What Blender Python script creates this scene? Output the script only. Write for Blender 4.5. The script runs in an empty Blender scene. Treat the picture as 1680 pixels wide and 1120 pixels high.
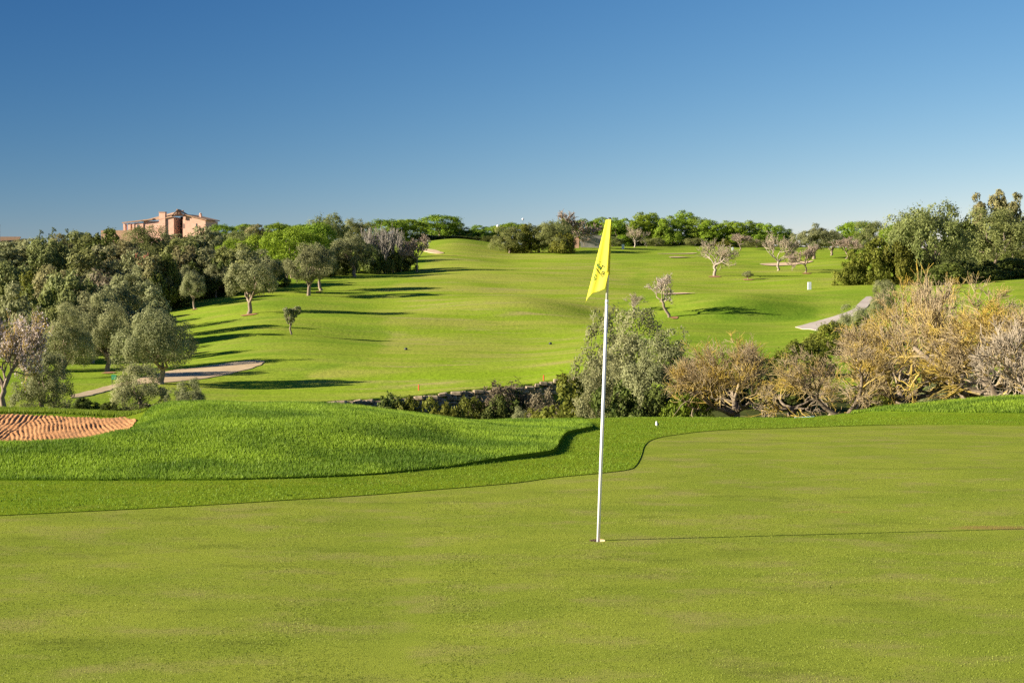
import bpy, bmesh, math, random
import numpy as np
from mathutils import Vector, Matrix
from mathutils.geometry import delaunay_2d_cdt

# ------------------------------------------------------------------ camera, world, sun, exposure
SC = bpy.context.scene
COL = SC.collection
FPX, CX, HY, EYE = 2333.3, 840.0, 485.0, 1.6       # focal length in photo pixels, principal column, horizon row, eye height
PITCH = math.atan((560.0 - HY) / FPX)
cam_d = bpy.data.cameras.new('camera'); cam = bpy.data.objects.new('camera', cam_d); COL.objects.link(cam)
cam_d.sensor_width = 36.0; cam_d.lens = 50.0; cam_d.clip_start = 0.05; cam_d.clip_end = 5000
cam.location = (0, 0, EYE); cam.rotation_euler = (math.pi / 2 - PITCH, 0, 0)
SC.camera = cam

SUN_EL = math.radians(20.0)
SH = Vector((2.95, 0.46, 0)).normalized()            # the way shadows fall on the ground
sun_dir = Vector((SH.x * math.cos(SUN_EL), SH.y * math.cos(SUN_EL), -math.sin(SUN_EL)))
sun_d = bpy.data.lights.new('sun', 'SUN'); sun = bpy.data.objects.new('sun', sun_d); COL.objects.link(sun)
sun_d.energy = 5.0; sun_d.angle = math.radians(0.55); sun_d.color = (1.0, 0.90, 0.74)
sun.rotation_euler = sun_dir.to_track_quat('-Z', 'Y').to_euler(); sun.location = (-60, -10, 40)

W = bpy.data.worlds.new('World'); SC.world = W; W.use_nodes = True
nt = W.node_tree; nt.nodes.clear()
sky = nt.nodes.new('ShaderNodeTexSky'); sky.sky_type = 'NISHITA'; sky.sun_disc = False
sky.sun_elevation = SUN_EL; sky.sun_rotation = math.atan2(-SH.x, -SH.y)
sky.altitude = 50; sky.air_density = 0.8; sky.dust_density = 0.0; sky.ozone_density = 5.0
# clear winter sky, deepest at a right angle to the sun and paler towards the point opposite it
tc = nt.nodes.new('ShaderNodeTexCoord')
dp = nt.nodes.new('ShaderNodeVectorMath'); dp.operation = 'DOT_PRODUCT'; dp.inputs[1].default_value = (SH.x, SH.y, 0.0)
sh_ = nt.nodes.new('ShaderNodeMath'); sh_.operation = 'ADD'; sh_.inputs[1].default_value = 0.28
ab_ = nt.nodes.new('ShaderNodeMath'); ab_.operation = 'ABSOLUTE'
mr = nt.nodes.new('ShaderNodeMapRange'); mr.interpolation_type = 'SMOOTHSTEP'
mr.inputs['From Min'].default_value = -0.1; mr.inputs['From Max'].default_value = 0.8
mr.inputs['To Min'].default_value = 0.45; mr.inputs['To Max'].default_value = 0.98
mu = nt.nodes.new('ShaderNodeVectorMath'); mu.operation = 'SCALE'
bg = nt.nodes.new('ShaderNodeBackground'); bg.inputs['Strength'].default_value = 0.05
wo = nt.nodes.new('ShaderNodeOutputWorld')
nt.links.new(tc.outputs['Generated'], dp.inputs[0]); nt.links.new(dp.outputs['Value'], sh_.inputs[0]); nt.links.new(sh_.outputs[0], ab_.inputs[0]); nt.links.new(ab_.outputs[0], mr.inputs['Value'])
nt.links.new(sky.outputs[0], mu.inputs[0]); nt.links.new(mr.outputs[0], mu.inputs['Scale'])
sep = nt.nodes.new('ShaderNodeSeparateColor'); com = nt.nodes.new('ShaderNodeCombineColor'); nt.links.new(mu.outputs[0], sep.inputs[0])
for ch, pw, piv in ((0, 1.7, 1.47), (1, 1.2, 2.35), (2, 0.82, 3.7)):   # the deep polarised blue of a dry winter sky
    d_ = nt.nodes.new('ShaderNodeMath'); d_.operation = 'DIVIDE'; d_.inputs[1].default_value = piv; nt.links.new(sep.outputs[ch], d_.inputs[0])
    p_ = nt.nodes.new('ShaderNodeMath'); p_.operation = 'POWER'; p_.inputs[1].default_value = pw; nt.links.new(d_.outputs[0], p_.inputs[0])
    m_ = nt.nodes.new('ShaderNodeMath'); m_.operation = 'MULTIPLY'; m_.inputs[1].default_value = piv; nt.links.new(p_.outputs[0], m_.inputs[0]); nt.links.new(m_.outputs[0], com.inputs[ch])
nt.links.new(com.outputs[0], bg.inputs['Color']); nt.links.new(bg.outputs[0], wo.inputs[0])
SC.view_settings.view_transform = 'Standard'; SC.view_settings.look = 'None'
SC.view_settings.gamma = 1.0; SC.view_settings.use_curve_mapping = False
SC.view_settings.exposure = 1.5
SC.cycles.use_denoising = False; SC.cycles.max_bounces = 6; SC.cycles.transparent_max_bounces = 6

RNG = np.random.default_rng(7)

# ------------------------------------------------------------------ helpers
def tag(o, label=None, cat=None, group=None, kind=None):
    if label: o['label'] = label
    if cat: o['category'] = cat
    if group: o['group'] = group
    if kind: o['kind'] = kind
    return o
def np_mesh(name, V, F, smooth=False):
    """V (n,3) floats, F (m,k) ints with k = 3 or 4."""
    V = np.ascontiguousarray(V, dtype=np.float32); F = np.ascontiguousarray(F, dtype=np.int32)
    me = bpy.data.meshes.new(name); m, k = F.shape
    me.vertices.add(len(V)); me.vertices.foreach_set('co', V.ravel())
    me.loops.add(m * k); me.loops.foreach_set('vertex_index', F.ravel())
    me.polygons.add(m); me.polygons.foreach_set('loop_start', np.arange(0, m * k, k, dtype=np.int32))
    me.polygons.foreach_set('loop_total', np.full(m, k, dtype=np.int32))
    if smooth: me.polygons.foreach_set('use_smooth', np.ones(m, dtype=bool))
    me.update(calc_edges=True)
    return me
def link(name, me, mat=None, parent=None):
    o = bpy.data.objects.new(name, me); COL.objects.link(o)
    if mat and me and not me.materials: me.materials.append(mat)
    if parent: o.parent = parent
    return o
def empty(name, loc):
    o = bpy.data.objects.new(name, None); COL.objects.link(o); o.location = loc; o.empty_display_size = 0.3
    return o
class MB:
    """collects boxes, prisms and tubes into one mesh"""
    def __init__(s): s.v = []; s.f = []
    def box(s, x0, x1, y0, y1, z0, z1):
        b = len(s.v); s.v += [(x, y, z) for z in (z0, z1) for (x, y) in ((x0, y0), (x1, y0), (x1, y1), (x0, y1))]
        s.f += [tuple(b + i for i in q) for q in ((3, 2, 1, 0), (4, 5, 6, 7), (0, 1, 5, 4), (1, 2, 6, 5), (2, 3, 7, 6), (3, 0, 4, 7))]
        return s
    def slab(s, quad, d):
        """a quad (4 points) thickened by vector d"""
        b = len(s.v); d = Vector(d); q = [Vector(p) for p in quad]; n = len(q)
        s.v += [tuple(p) for p in q] + [tuple(p + d) for p in q]
        s.f += [tuple(b + i for i in range(n - 1, -1, -1)), tuple(b + n + i for i in range(n))]
        s.f += [(b + i, b + (i + 1) % n, b + n + (i + 1) % n, b + n + i) for i in range(n)]
        return s
    def tube(s, pts, rad, n=10, cap=True):
        pts = [Vector(p) for p in pts]; rad = rad if isinstance(rad, (list, tuple)) else [rad] * len(pts)
        b = len(s.v)
        for i, p in enumerate(pts):
            t = (pts[min(i + 1, len(pts) - 1)] - pts[max(i - 1, 0)]).normalized()
            a = t.cross(Vector((0, 1, 0)) if abs(t.y) < 0.9 else Vector((1, 0, 0))).normalized(); c = t.cross(a)
            for k in range(n):
                w = 2 * math.pi * k / n; s.v.append(tuple(p + (a * math.cos(w) + c * math.sin(w)) * rad[i]))
        for i in range(len(pts) - 1):
            for k in range(n):
                s.f.append((b + i * n + k, b + (i + 1) * n + k, b + (i + 1) * n + (k + 1) % n, b + i * n + (k + 1) % n))
        if cap:
            s.f.append(tuple(b + k for k in range(n))); e = b + (len(pts) - 1) * n
            s.f.append(tuple(e + n - 1 - k for k in range(n)))
        return s
    def build(s, name, mat, parent=None, smooth=False, bevel=0):
        me = bpy.data.meshes.new(name); me.from_pydata(s.v, [], s.f)
        bm = bmesh.new(); bm.from_mesh(me); bmesh.ops.recalc_face_normals(bm, faces=bm.faces[:])
        if bevel: bmesh.ops.bevel(bm, geom=bm.edges[:], offset=bevel, segments=1, affect='EDGES')
        bm.to_mesh(me); bm.free()
        if smooth: me.polygons.foreach_set('use_smooth', np.ones(len(me.polygons), dtype=bool))
        return link(name, me, mat, parent)
def sstep(a, b, x):
    t = np.clip((np.asarray(x, float) - a) / (b - a), 0, 1); return t * t * (3 - 2 * t)
def vnoise(x, y, seed=0):
    """smooth value noise, numpy"""
    xi = np.floor(x).astype(np.int64); yi = np.floor(y).astype(np.int64); xf = x - xi; yf = y - yi
    def h(i, j):
        n = (i * 374761393 + j * 668265263 + seed * 974634777) & 0x7fffffff
        n = ((n ^ (n >> 13)) * 1274126177) & 0x7fffffff
        return (n ^ (n >> 16)) % 65536 / 65535.0
    u = xf * xf * (3 - 2 * xf); v = yf * yf * (3 - 2 * yf)
    return (h(xi, yi) * (1 - u) + h(xi + 1, yi) * u) * (1 - v) + (h(xi, yi + 1) * (1 - u) + h(xi + 1, yi + 1) * u) * v - 0.5

# ------------------------------------------------------------------ the lie of the land
def pchip(xs, ys, xq):
    xs = np.asarray(xs, float); ys = np.asarray(ys, float); h = np.diff(xs); d = np.diff(ys) / h
    m = np.zeros_like(ys); m[0], m[-1] = d[0], d[-1]
    for i in range(1, len(xs) - 1):
        if d[i - 1] * d[i] > 0:
            w1 = 2 * h[i] + h[i - 1]; w2 = h[i] + 2 * h[i - 1]; m[i] = (w1 + w2) / (w1 / d[i - 1] + w2 / d[i])
    xq = np.clip(xq, xs[0], xs[-1]); i = np.clip(np.searchsorted(xs, xq) - 1, 0, len(h) - 1); t = (xq - xs[i]) / h[i]
    return ((1 + 2 * t) * (1 - t) ** 2 * ys[i] + t * (1 - t) ** 2 * h[i] * m[i] + t * t * (3 - 2 * t) * ys[i + 1] + t * t * (t - 1) * h[i] * m[i + 1])
YG = np.geomspace(1.5, 700, 1800)
UG = np.linspace(-420, 2100, 505)                    # bearings, in photo columns
def col2u(c): return (np.asarray(c, float) - CX) / FPX
def table(cols, tab):
    A = np.array([pchip([p[0] for p in t], [p[1] for p in t], YG) for t in tab])
    return np.array([pchip(cols, A[:, j], UG) for j in range(len(YG))]).T
BASE = [(1.5, 0), (10, 0), (12, -.009), (14, -.035), (16, -.08), (18, -.14), (20, -.22)]
L0 = [(1.5, 0), (12.0, 0), (12.3, .01), (13.6, .175), (14.3, .02), (15, .05), (16.5, .165), (17, .19), (18, .15), (23, -.6), (30, -1.8)]
FG_COLS = [-420, 0, 100, 200, 290, 440, 560, 650, 760, 850, 930, 1080, 1300, 1400, 1480, 1680, 2100]
FG = [L0, L0,
      [(1.5, 0), (12.0, 0), (12.3, .01), (13.8, .17), (14.4, .03), (15.2, .07), (16.6, .165), (17, .18), (18, .12), (23, -.6), (30, -1.8)],
      [(1.5, 0), (12.0, 0), (12.3, .01), (14.3, .215), (14.9, .12), (15.6, .13), (16.7, .15), (17, .16), (18, .08), (23, -.6), (30, -1.8)],
      [(1.5, 0), (12.0, 0), (12.3, .01), (15, .265), (17, .3), (19, 0), (23, -.6), (30, -1.9)],
      [(1.5, 0), (12.0, 0), (12.4, .01), (15.5, .285), (17.5, .25), (20, -.2), (24, -.9), (30, -1.9)],
      [(1.5, 0), (12.2, -.01), (12.6, 0), (15.6, .255), (17.6, .2), (20, -.3), (24, -.9), (30, -1.9)],
      [(1.5, 0), (12.5, -.015), (12.9, 0), (16, .19), (18, .1), (20.5, -.3), (24, -.9), (30, -1.9)],
      [(1.5, 0), (10, 0), (13.1, -.025), (13.6, -.015), (17, .03), (19, -.1), (22, -.5), (30, -1.9)],
      [(1.5, 0), (10, 0), (13.9, -.034), (15.5, -.03), (18.5, -.14), (20, -.2), (23, -.6), (30, -1.9)],
      [(1.5, 0), (10, 0), (14, -.035), (16, -.075), (19.5, -.19), (21.5, -.3), (24, -.52), (30, -1.8)],
      BASE + [(22, -.32), (24, -.46), (25.5, -.7), (30, -1.7)],
      BASE + [(22, -.33), (24, -.47), (25.5, -.7), (30, -1.7)],
      BASE + [(22, -.315), (24, -.385), (25.5, -.6), (30, -1.7)],
      BASE + [(22, -.27), (24, -.28), (25.5, -.5), (30, -1.6)],
      [p for p in BASE[:-1]] + [(19.6, -.205), (20.6, -.20), (22.5, -.15), (24, -.128), (25.5, -.3), (30, -1.5)],
      [p for p in BASE[:-1]] + [(19.6, -.205), (20.6, -.19), (22.5, -.10), (24, -.06), (25.5, -.2), (30, -1.4)]]
def prof(*pairs): return [(Y, EYE - (row - HY) / FPX * Y) for Y, row in pairs]
BG_COLS = [-420, 0, 250, 450, 650, 740, 850, 1050, 1250, 1450, 1680, 2100]
BG = [prof((30, 800), (55, 680), (65, 660), (80, 630), (100, 590), (130, 545), (170, 490), (220, 445), (260, 425), (300, 412), (340, 408), (500, 420), (700, 430)),
      prof((30, 800), (55, 682), (65, 660), (80, 630), (100, 590), (130, 545), (170, 490), (220, 445), (260, 423), (300, 408), (340, 404), (500, 415), (700, 430)),
      prof((30, 800), (60, 690), (80, 630), (100, 585), (130, 535), (170, 480), (220, 437), (260, 414), (300, 397), (340, 392), (500, 402), (700, 425)),
      prof((30, 800), (60, 690), (78, 640), (100, 572), (117, 535), (130, 515), (150, 484), (175, 457), (210, 435), (260, 412), (300, 401), (340, 398), (500, 408), (700, 425)),
      prof((30, 760), (60, 665), (73, 650), (80, 632), (88, 610), (100, 580), (115, 550), (135, 515), (155, 485), (180, 456), (200, 443), (255, 415), (300, 401), (330, 397), (380, 397), (500, 408), (700, 425)),
      prof((30, 760), (60, 660), (74, 642), (82, 622), (90, 604), (100, 580), (115, 550), (135, 515), (155, 485), (180, 456), (205, 438), (255, 411), (290, 396), (315, 391.5), (345, 393), (500, 408), (700, 425)),
      prof((30, 760), (60, 655), (76, 632), (82, 618), (90, 600), (100, 580), (115, 551), (135, 515), (155, 487), (180, 458), (210, 437), (255, 418), (300, 405), (330, 401), (360, 401), (500, 412), (700, 425)),
      prof((30, 760), (45, 700), (60, 645), (80, 600), (100, 566), (120, 541), (140, 522), (150, 500), (165, 480), (180, 463), (210, 440), (255, 418), (290, 406), (310, 402), (350, 404), (500, 414), (700, 425)),
      prof((30, 740), (45, 692), (60, 640), (80, 600), (100, 570), (120, 545), (137, 524), (146, 496), (165, 478), (190, 453), (225, 432), (255, 417), (290, 408), (310, 406), (500, 416), (700, 425)),
      prof((30, 720), (40, 705), (60, 650), (80, 600), (100, 565), (120, 535), (140, 505), (155, 480), (170, 463), (190, 446), (220, 430), (260, 415), (310, 407), (500, 416), (700, 425)),
      prof((30, 690), (40, 690), (60, 630), (80, 580), (100, 545), (120, 512), (140, 482), (160, 462), (180, 448), (220, 432), (300, 412), (500, 418), (700, 425)),
      prof((30, 690), (40, 690), (60, 630), (80, 580), (100, 545), (120, 512), (140, 482), (160, 462), (180, 448), (220, 432), (300, 412), (500, 418), (700, 425))]
T_FG = table(FG_COLS, FG); T_BG = table(BG_COLS, BG)
YEND = np.interp(UG, [-420, 0, 250, 450, 650, 850, 950, 1080, 2100], [18.5, 18.5, 18.5, 19.5, 20.5, 22, 24, 25.5, 25.5])[:, None]
s_ = sstep(0, 1, (YG[None, :] - YEND) / 12.0)
T_ALL = T_FG * (1 - s_) + T_BG * s_
def wall_y(c): return 70.5 + (c - 555) * 0.0185      # distance of the dry stone wall along each bearing
w_c = sstep(505, 560, UG) * (1 - sstep(960, 1120, UG))
YW = wall_y(UG)
drop = w_c[:, None] * 2.3 * (1 - sstep(0, 1, (YG[None, :] - (YW[:, None] - 0.55)) / 0.5)) * sstep(30, 45, YG)[None, :]
T_ALL = T_ALL - drop
PITS = [(1291, 427.5, 225, 4.3, 2.7, .10), (1108, 409, 262, 3.8, 2.8, .10), (1116, 420, 243, 2.4, 2.2, .08), (1112, 497, 156, 1.9, 1.5, .08)]
def height(X, Y):
    X = np.asarray(X, float); Y = np.maximum(np.asarray(Y, float), 1.5)
    c = np.clip(X / Y * FPX + CX, UG[0], UG[-1]); fi = (c - UG[0]) / (UG[1] - UG[0])
    i = np.clip(fi.astype(int), 0, len(UG) - 2); a = fi - i
    fj = np.log(np.clip(Y, YG[0], YG[-1]) / YG[0]) / math.log(YG[1] / YG[0]); j = np.clip(fj.astype(int), 0, len(YG) - 2); b = fj - j
    z = (T_ALL[i, j] * (1 - a) + T_ALL[i + 1, j] * a) * (1 - b) + (T_ALL[i, j + 1] * (1 - a) + T_ALL[i + 1, j + 1] * a) * b
    far = sstep(34, 80, Y)
    z = z + far * (vnoise(X / 30, Y / 30, 3) * 1.0 + vnoise(X / 13, Y / 13, 1) * .65 + vnoise(X / 5, Y / 5, 2) * .13) * sstep(0, 1.0, (Y - 60) / 60)
    z = z + (1 - sstep(20, 26, Y)) * sstep(13, 15, Y) * (1 - sstep(700, 900, c)) * sstep(200, 300, c) * vnoise(X / 1.1, Y / 1.1, 5) * .05
    # the tee bank on the right
    bank = sstep(960, 1190, c) * (1 - sstep(1195, 1355, c))
    z = z + bank * .9 * sstep(137.3, 141.5, Y) * (1 - sstep(146, 172, Y))
    for (pc, pr, Yp, rx, ry, dep) in PITS:
        r2 = ((X - col2u(pc) * Yp) / rx) ** 2 + ((Y - Yp) / ry) ** 2
        z = z - dep * (1 - sstep(.55, 1.15, np.sqrt(r2)))
    return z
def H(x, y): return float(height(np.array([x]), np.array([y]))[0])
CP, SP = math.cos(PITCH), math.sin(PITCH)
def ray(c, r):
    """ray slopes (x per y, z per y) through a photo point"""
    dx = (c - CX) / FPX; dy = -(r - 560.0) / FPX
    vy = CP + dy * SP; vz = -SP + dy * CP
    return dx / vy, vz / vy
def at(c, r, Y):
    sx, sz = ray(c, r); return Vector((sx * Y, Y, EYE + sz * Y))
def hit(c, r, y0=2.0, y1=650.0):
    """first place at or beyond distance y0 where the land meets a line of sight"""
    sx, sz = ray(c, r); Ys = np.geomspace(y0, y1, 3000); g = height(sx * Ys, Ys) - (EYE + sz * Ys)
    k = np.argmax(g >= 0)
    if g[k] < 0: k = len(Ys) - 1
    Y = Ys[k]; return Vector((sx * Y, Y, H(sx * Y, Y)))

# ------------------------------------------------------------------ materials
def new_mat(name):
    m = bpy.data.materials.new(name); m.use_nodes = True; t = m.node_tree; t.nodes.clear()
    return m, t, t.nodes.new('ShaderNodeOutputMaterial')
def N(t, kind, **kw):
    n = t.nodes.new(kind)
    for k, v in kw.items():
        if k in n.inputs: n.inputs[k].default_value = v
        else: setattr(n, k, v)
    return n
def mixc(t, fac, a, b, blend='MIX'):
    n = t.nodes.new('ShaderNodeMix'); n.data_type = 'RGBA'; n.blend_type = blend
    for sock, v in ((n.inputs[0], fac), (n.inputs[6], a), (n.inputs[7], b)):
        if hasattr(v, 'is_output'): t.links.new(v, sock)
        elif sock.type == 'RGBA': sock.default_value = (*v, 1) if len(v) == 3 else v
        else: sock.default_value = v
    return n.outputs[2]
def ramp(t, src, lo, hi, smooth=True):
    n = N(t, 'ShaderNodeMapRange'); n.interpolation_type = 'SMOOTHSTEP' if smooth else 'LINEAR'
    n.inputs['From Min'].default_value = lo; n.inputs['From Max'].default_value = hi
    t.links.new(src, n.inputs['Value']); return n.outputs[0]
def noise(t, vec, scale, detail=3, rough=.55):
    n = N(t, 'ShaderNodeTexNoise', Scale=scale, Detail=detail, Roughness=rough); t.links.new(vec, n.inputs['Vector']); return n.outputs['Fac']
def mapping(t, vec, scale, rot=0):
    n = N(t, 'ShaderNodeMapping'); n.inputs['Scale'].default_value = scale; n.inputs['Rotation'].default_value = (0, 0, rot)
    t.links.new(vec, n.inputs['Vector']); return n.outputs[0]
def plain(name, col, rough=.6, spec=.3, var=.0, scale=8, metal=0):
    m, t, o = new_mat(name); p = N(t, 'ShaderNodeBsdfPrincipled', Roughness=rough, Metallic=metal); p.inputs['Specular IOR Level'].default_value = spec
    if var:
        g = N(t, 'ShaderNodeTexCoord'); f = noise(t, g.outputs['Object'], scale, 5, .65)
        c = mixc(t, ramp(t, f, .3, .7), tuple(x * (1 - var) for x in col), tuple(min(1, x * (1 + var)) for x in col))
        t.links.new(c, p.inputs['Base Color'])
    else: p.inputs['Base Color'].default_value = (*col, 1)
    t.links.new(p.outputs[0], o.inputs[0]); return m
def leafy(name, dark, light, trans=.25, objvar=.35, rough=.55, patch=.4, pscale=.9, pstretch=(1, 1, 1), pdark=None, plight=None):
    m, t, o = new_mat(name)
    g = N(t, 'ShaderNodeNewGeometry'); oi = N(t, 'ShaderNodeObjectInfo'); tcn = N(t, 'ShaderNodeTexCoord')
    c = mixc(t, g.outputs['Random Per Island'], dark, light)
    big = ramp(t, noise(t, mapping(t, tcn.outputs['Object'], pstretch), pscale, 2 if pdark is None else 5, .6), .36, .64)
    c2 = mixc(t, big, pdark or tuple(x * .8 for x in dark), plight or tuple(min(1, x * 1.12) for x in light)); c = mixc(t, patch, c, c2)
    hs = N(t, 'ShaderNodeHueSaturation')
    v = ramp(t, oi.outputs['Random'], 0, 1, False); vr = N(t, 'ShaderNodeMapRange'); t.links.new(v, vr.inputs['Value'])
    vr.inputs['To Min'].default_value = 1 - objvar; vr.inputs['To Max'].default_value = 1 + objvar * .8
    t.links.new(vr.outputs[0], hs.inputs['Value'])
    wn = N(t, 'ShaderNodeMath', operation='FRACT'); mm = N(t, 'ShaderNodeMath', operation='MULTIPLY'); mm.inputs[1].default_value = 7.31
    t.links.new(oi.outputs['Random'], mm.inputs[0]); t.links.new(mm.outputs[0], wn.inputs[0])
    hr = N(t, 'ShaderNodeMapRange'); t.links.new(wn.outputs[0], hr.inputs['Value']); hr.inputs['To Min'].default_value = .495; hr.inputs['To Max'].default_value = .515
    t.links.new(hr.outputs[0], hs.inputs['Hue']); t.links.new(c, hs.inputs['Color']); c = hs.outputs[0]
    p = N(t, 'ShaderNodeBsdfPrincipled', Roughness=rough); p.inputs['Specular IOR Level'].default_value = .08; t.links.new(c, p.inputs['Base Color'])
    tr = N(t, 'ShaderNodeBsdfTranslucent'); t.links.new(c, tr.inputs['Color'])
    mx = N(t, 'ShaderNodeMixShader'); mx.inputs[0].default_value = trans
    t.links.new(p.outputs[0], mx.inputs[1]); t.links.new(tr.outputs[0], mx.inputs[2]); t.links.new(mx.outputs[0], o.inputs[0]); return m
def turf(name, c_a, c_b, c_dry, dry=.35, s_big=.5, s_fine=60, bump=.6, bdist=.01, attr=False, stretch=1.0, fine_amt=.35, c_dark=(.04, .07, .004), dark=.3, spots=()):
    """mown grass: two greens, thatch patches, darker streaks, fine grain and relief"""
    m, t, o = new_mat(name); g = N(t, 'ShaderNodeNewGeometry'); pos = g.outputs['Position']
    sp = mapping(t, pos, (1 / stretch, 1, 1))
    c = mixc(t, ramp(t, noise(t, sp, s_big, 4, .6), .36, .64), c_a, c_b)
    c = mixc(t, ramp(t, noise(t, mapping(t, sp, (1, 1, 1), .15), s_big * 2.3, 5, .62), .46, .72), c, mixc(t, dry, c, c_dry))
    c = mixc(t, ramp(t, noise(t, mapping(t, sp, (.8, 1.3, 1), -.1), s_big * 1.6, 6, .68), .52, .74), c, mixc(t, dark, c, c_dark))
    if attr:
        a = N(t, 'ShaderNodeAttribute', attribute_name='fairway')
        st = mapping(t, pos, (.30, 1, 1), .08)
        f1 = mixc(t, ramp(t, noise(t, st, .16, 5, .65), .36, .64), (.295, .305, .055), (.195, .285, .018))
        f1 = mixc(t, ramp(t, noise(t, mapping(t, st, (1, 1, 1), .5), .32, 5, .7), .50, .70), f1, (.315, .275, .095))
        f1 = mixc(t, ramp(t, noise(t, mapping(t, st, (1, 1, 1), .2), .75, 5, .7), .55, .75), f1, (.155, .195, .026))
        c = mixc(t, a.outputs['Fac'], c, f1)
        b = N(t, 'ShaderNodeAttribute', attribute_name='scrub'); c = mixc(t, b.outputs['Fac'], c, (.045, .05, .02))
        bk = N(t, 'ShaderNodeAttribute', attribute_name='shaded_bank_grass'); c = mixc(t, bk.outputs['Fac'], c, (.095, .175, .014))
    if attr:
        c = mixc(t, ramp(t, noise(t, mapping(t, pos, (.45, 1.6, 1), .05), 1.1, 6, .7), .54, .72), c, mixc(t, .35, c, (.07, .12, .01)))
    for (sx, sy, rx, ry, amt) in spots:
        mp = N(t, 'ShaderNodeMapping'); mp.inputs['Location'].default_value = (-sx / rx, -sy / ry, 0); mp.inputs['Scale'].default_value = (1 / rx, 1 / ry, 0); t.links.new(pos, mp.inputs['Vector'])
        ln = N(t, 'ShaderNodeVectorMath', operation='LENGTH'); t.links.new(mp.outputs[0], ln.inputs[0])
        ad = N(t, 'ShaderNodeMath', operation='ADD'); t.links.new(ln.outputs['Value'], ad.inputs[0]); t.links.new(noise(t, pos, 9, 5, .7), ad.inputs[1])
        iv = N(t, 'ShaderNodeMath', operation='MULTIPLY'); t.links.new(ramp(t, ad.outputs[0], 1.45, .75), iv.inputs[0]); iv.inputs[1].default_value = amt
        c = mixc(t, iv.outputs[0], c, (.30, .15, .075))
    fn = noise(t, pos, s_fine, 3, .7)
    c = mixc(t, ramp(t, fn, .25, .75), mixc(t, fine_amt, c, (.02, .04, .004)), mixc(t, fine_amt * .55, c, tuple(min(1, x * 1.7) for x in c_b)))
    p = N(t, 'ShaderNodeBsdfDiffuse'); t.links.new(c, p.inputs['Color'])
    bn = N(t, 'ShaderNodeBump', Strength=bump, Distance=bdist); t.links.new(fn, bn.inputs['Height']); t.links.new(bn.outputs[0], p.inputs['Normal'])
    t.links.new(p.outputs[0], o.inputs[0]); return m
def bark(name, a, b, lichen=None, lo=.5, hi=.6, sc=5):
    m, t, o = new_mat(name); tcn = N(t, 'ShaderNodeTexCoord'); v = tcn.outputs['Object']
    c = mixc(t, ramp(t, noise(t, mapping(t, v, (1, 1, .35)), 14, 5, .7), .3, .7), a, b)
    if lichen: c = mixc(t, ramp(t, noise(t, v, sc, 4, .6), lo, hi), c, lichen)
    p = N(t, 'ShaderNodeBsdfPrincipled', Roughness=.85); p.inputs['Specular IOR Level'].default_value = .15; t.links.new(c, p.inputs['Base Color'])
    t.links.new(p.outputs[0], o.inputs[0]); return m
def sandy(name, a, b, bump=.5, scale=30):
    m, t, o = new_mat(name); g = N(t, 'ShaderNodeNewGeometry'); pos = g.outputs['Position']
    c = mixc(t, ramp(t, noise(t, pos, scale * .12, 5, .65), .35, .65), a, b); f = noise(t, pos, scale, 4, .7)
    c = mixc(t, ramp(t, f, .3, .7), mixc(t, .25, c, tuple(x * .5 for x in a)), c)
    p = N(t, 'ShaderNodeBsdfPrincipled', Roughness=.9); p.inputs['Specular IOR Level'].default_value = .1; t.links.new(c, p.inputs['Base Color'])
    bn = N(t, 'ShaderNodeBump', Strength=bump, Distance=.02); t.links.new(f, bn.inputs['Height']); t.links.new(bn.outputs[0], p.inputs['Normal'])
    t.links.new(p.outputs[0], o.inputs[0]); return m
M = {}
M['green'] = turf('green_turf', (.190, .238, .028), (.252, .286, .038), (.290, .235, .095), .7, 1.15, 150, .5, .006, stretch=1.6, fine_amt=.42, c_dark=(.085, .105, .018), dark=.75, spots=((3.32, 9.78, .42, .13, .75), (2.45, 10.5, .16, .08, .45)))
M['fringe'] = turf('fringe_turf', (.150, .225, .014), (.185, .245, .016), (.24, .21, .05), .4, 1.3, 110, .7, .01, stretch=1.6, fine_amt=.5, c_dark=(.085, .13, .012), dark=.5)
M['rough'] = turf('rough_turf', (.085, .150, .010), (.130, .195, .012), (.16, .17, .02), .3, 1.3, 70, .8, .02, c_dark=(.03, .08, .004), dark=.7, stretch=1.8)
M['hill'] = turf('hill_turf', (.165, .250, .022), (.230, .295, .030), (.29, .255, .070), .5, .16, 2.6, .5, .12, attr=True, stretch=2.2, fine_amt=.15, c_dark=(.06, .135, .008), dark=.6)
M['blade_rough'] = leafy('blade_rough', (.115, .215, .012), (.360, .470, .060), .38, 0, .5, .6, 1.3, (.55, 1, 1), (.045, .105, .012), (.310, .420, .035))
M['blade_fringe'] = leafy('blade_fringe', (.125, .205, .010), (.25, .31, .03), .3, 0, .5, .5, 1.2, (.5, 1, 1), (.095, .165, .008), (.22, .285, .03))
M['blade_green'] = leafy('blade_green', (.135, .180, .016), (.345, .366, .075), .3, 0, .5, .6, 1.4, (.6, 1, 1), (.110, .148, .018), (.290, .338, .046))
M['sand'] = sandy('red_sand', (.46, .22, .09), (.54, .275, .12), .6, 45)
M['sand_far'] = sandy('pale_sand', (.50, .36, .22), (.58, .43, .28), .3, 4)
M['track'] = sandy('dirt_track', (.44, .32, .18), (.53, .41, .26), .4, 3)
M['paved'] = sandy('path_surface', (.40, .34, .29), (.46, .40, .34), .3, 3)
M['soil'] = sandy('bare_soil', (.30, .15, .07), (.37, .21, .11), .5, 6)
M['olive'] = leafy('olive_leaf', (.160, .172, .064), (.375, .368, .180), .36, .15)
M['olive_warm'] = leafy('olive_leaf_warm', (.165, .155, .058), (.360, .320, .150), .36, .16)
M['pine'] = leafy('pine_needle', (.130, .205, .014), (.300, .385, .045), .32, .12)
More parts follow.
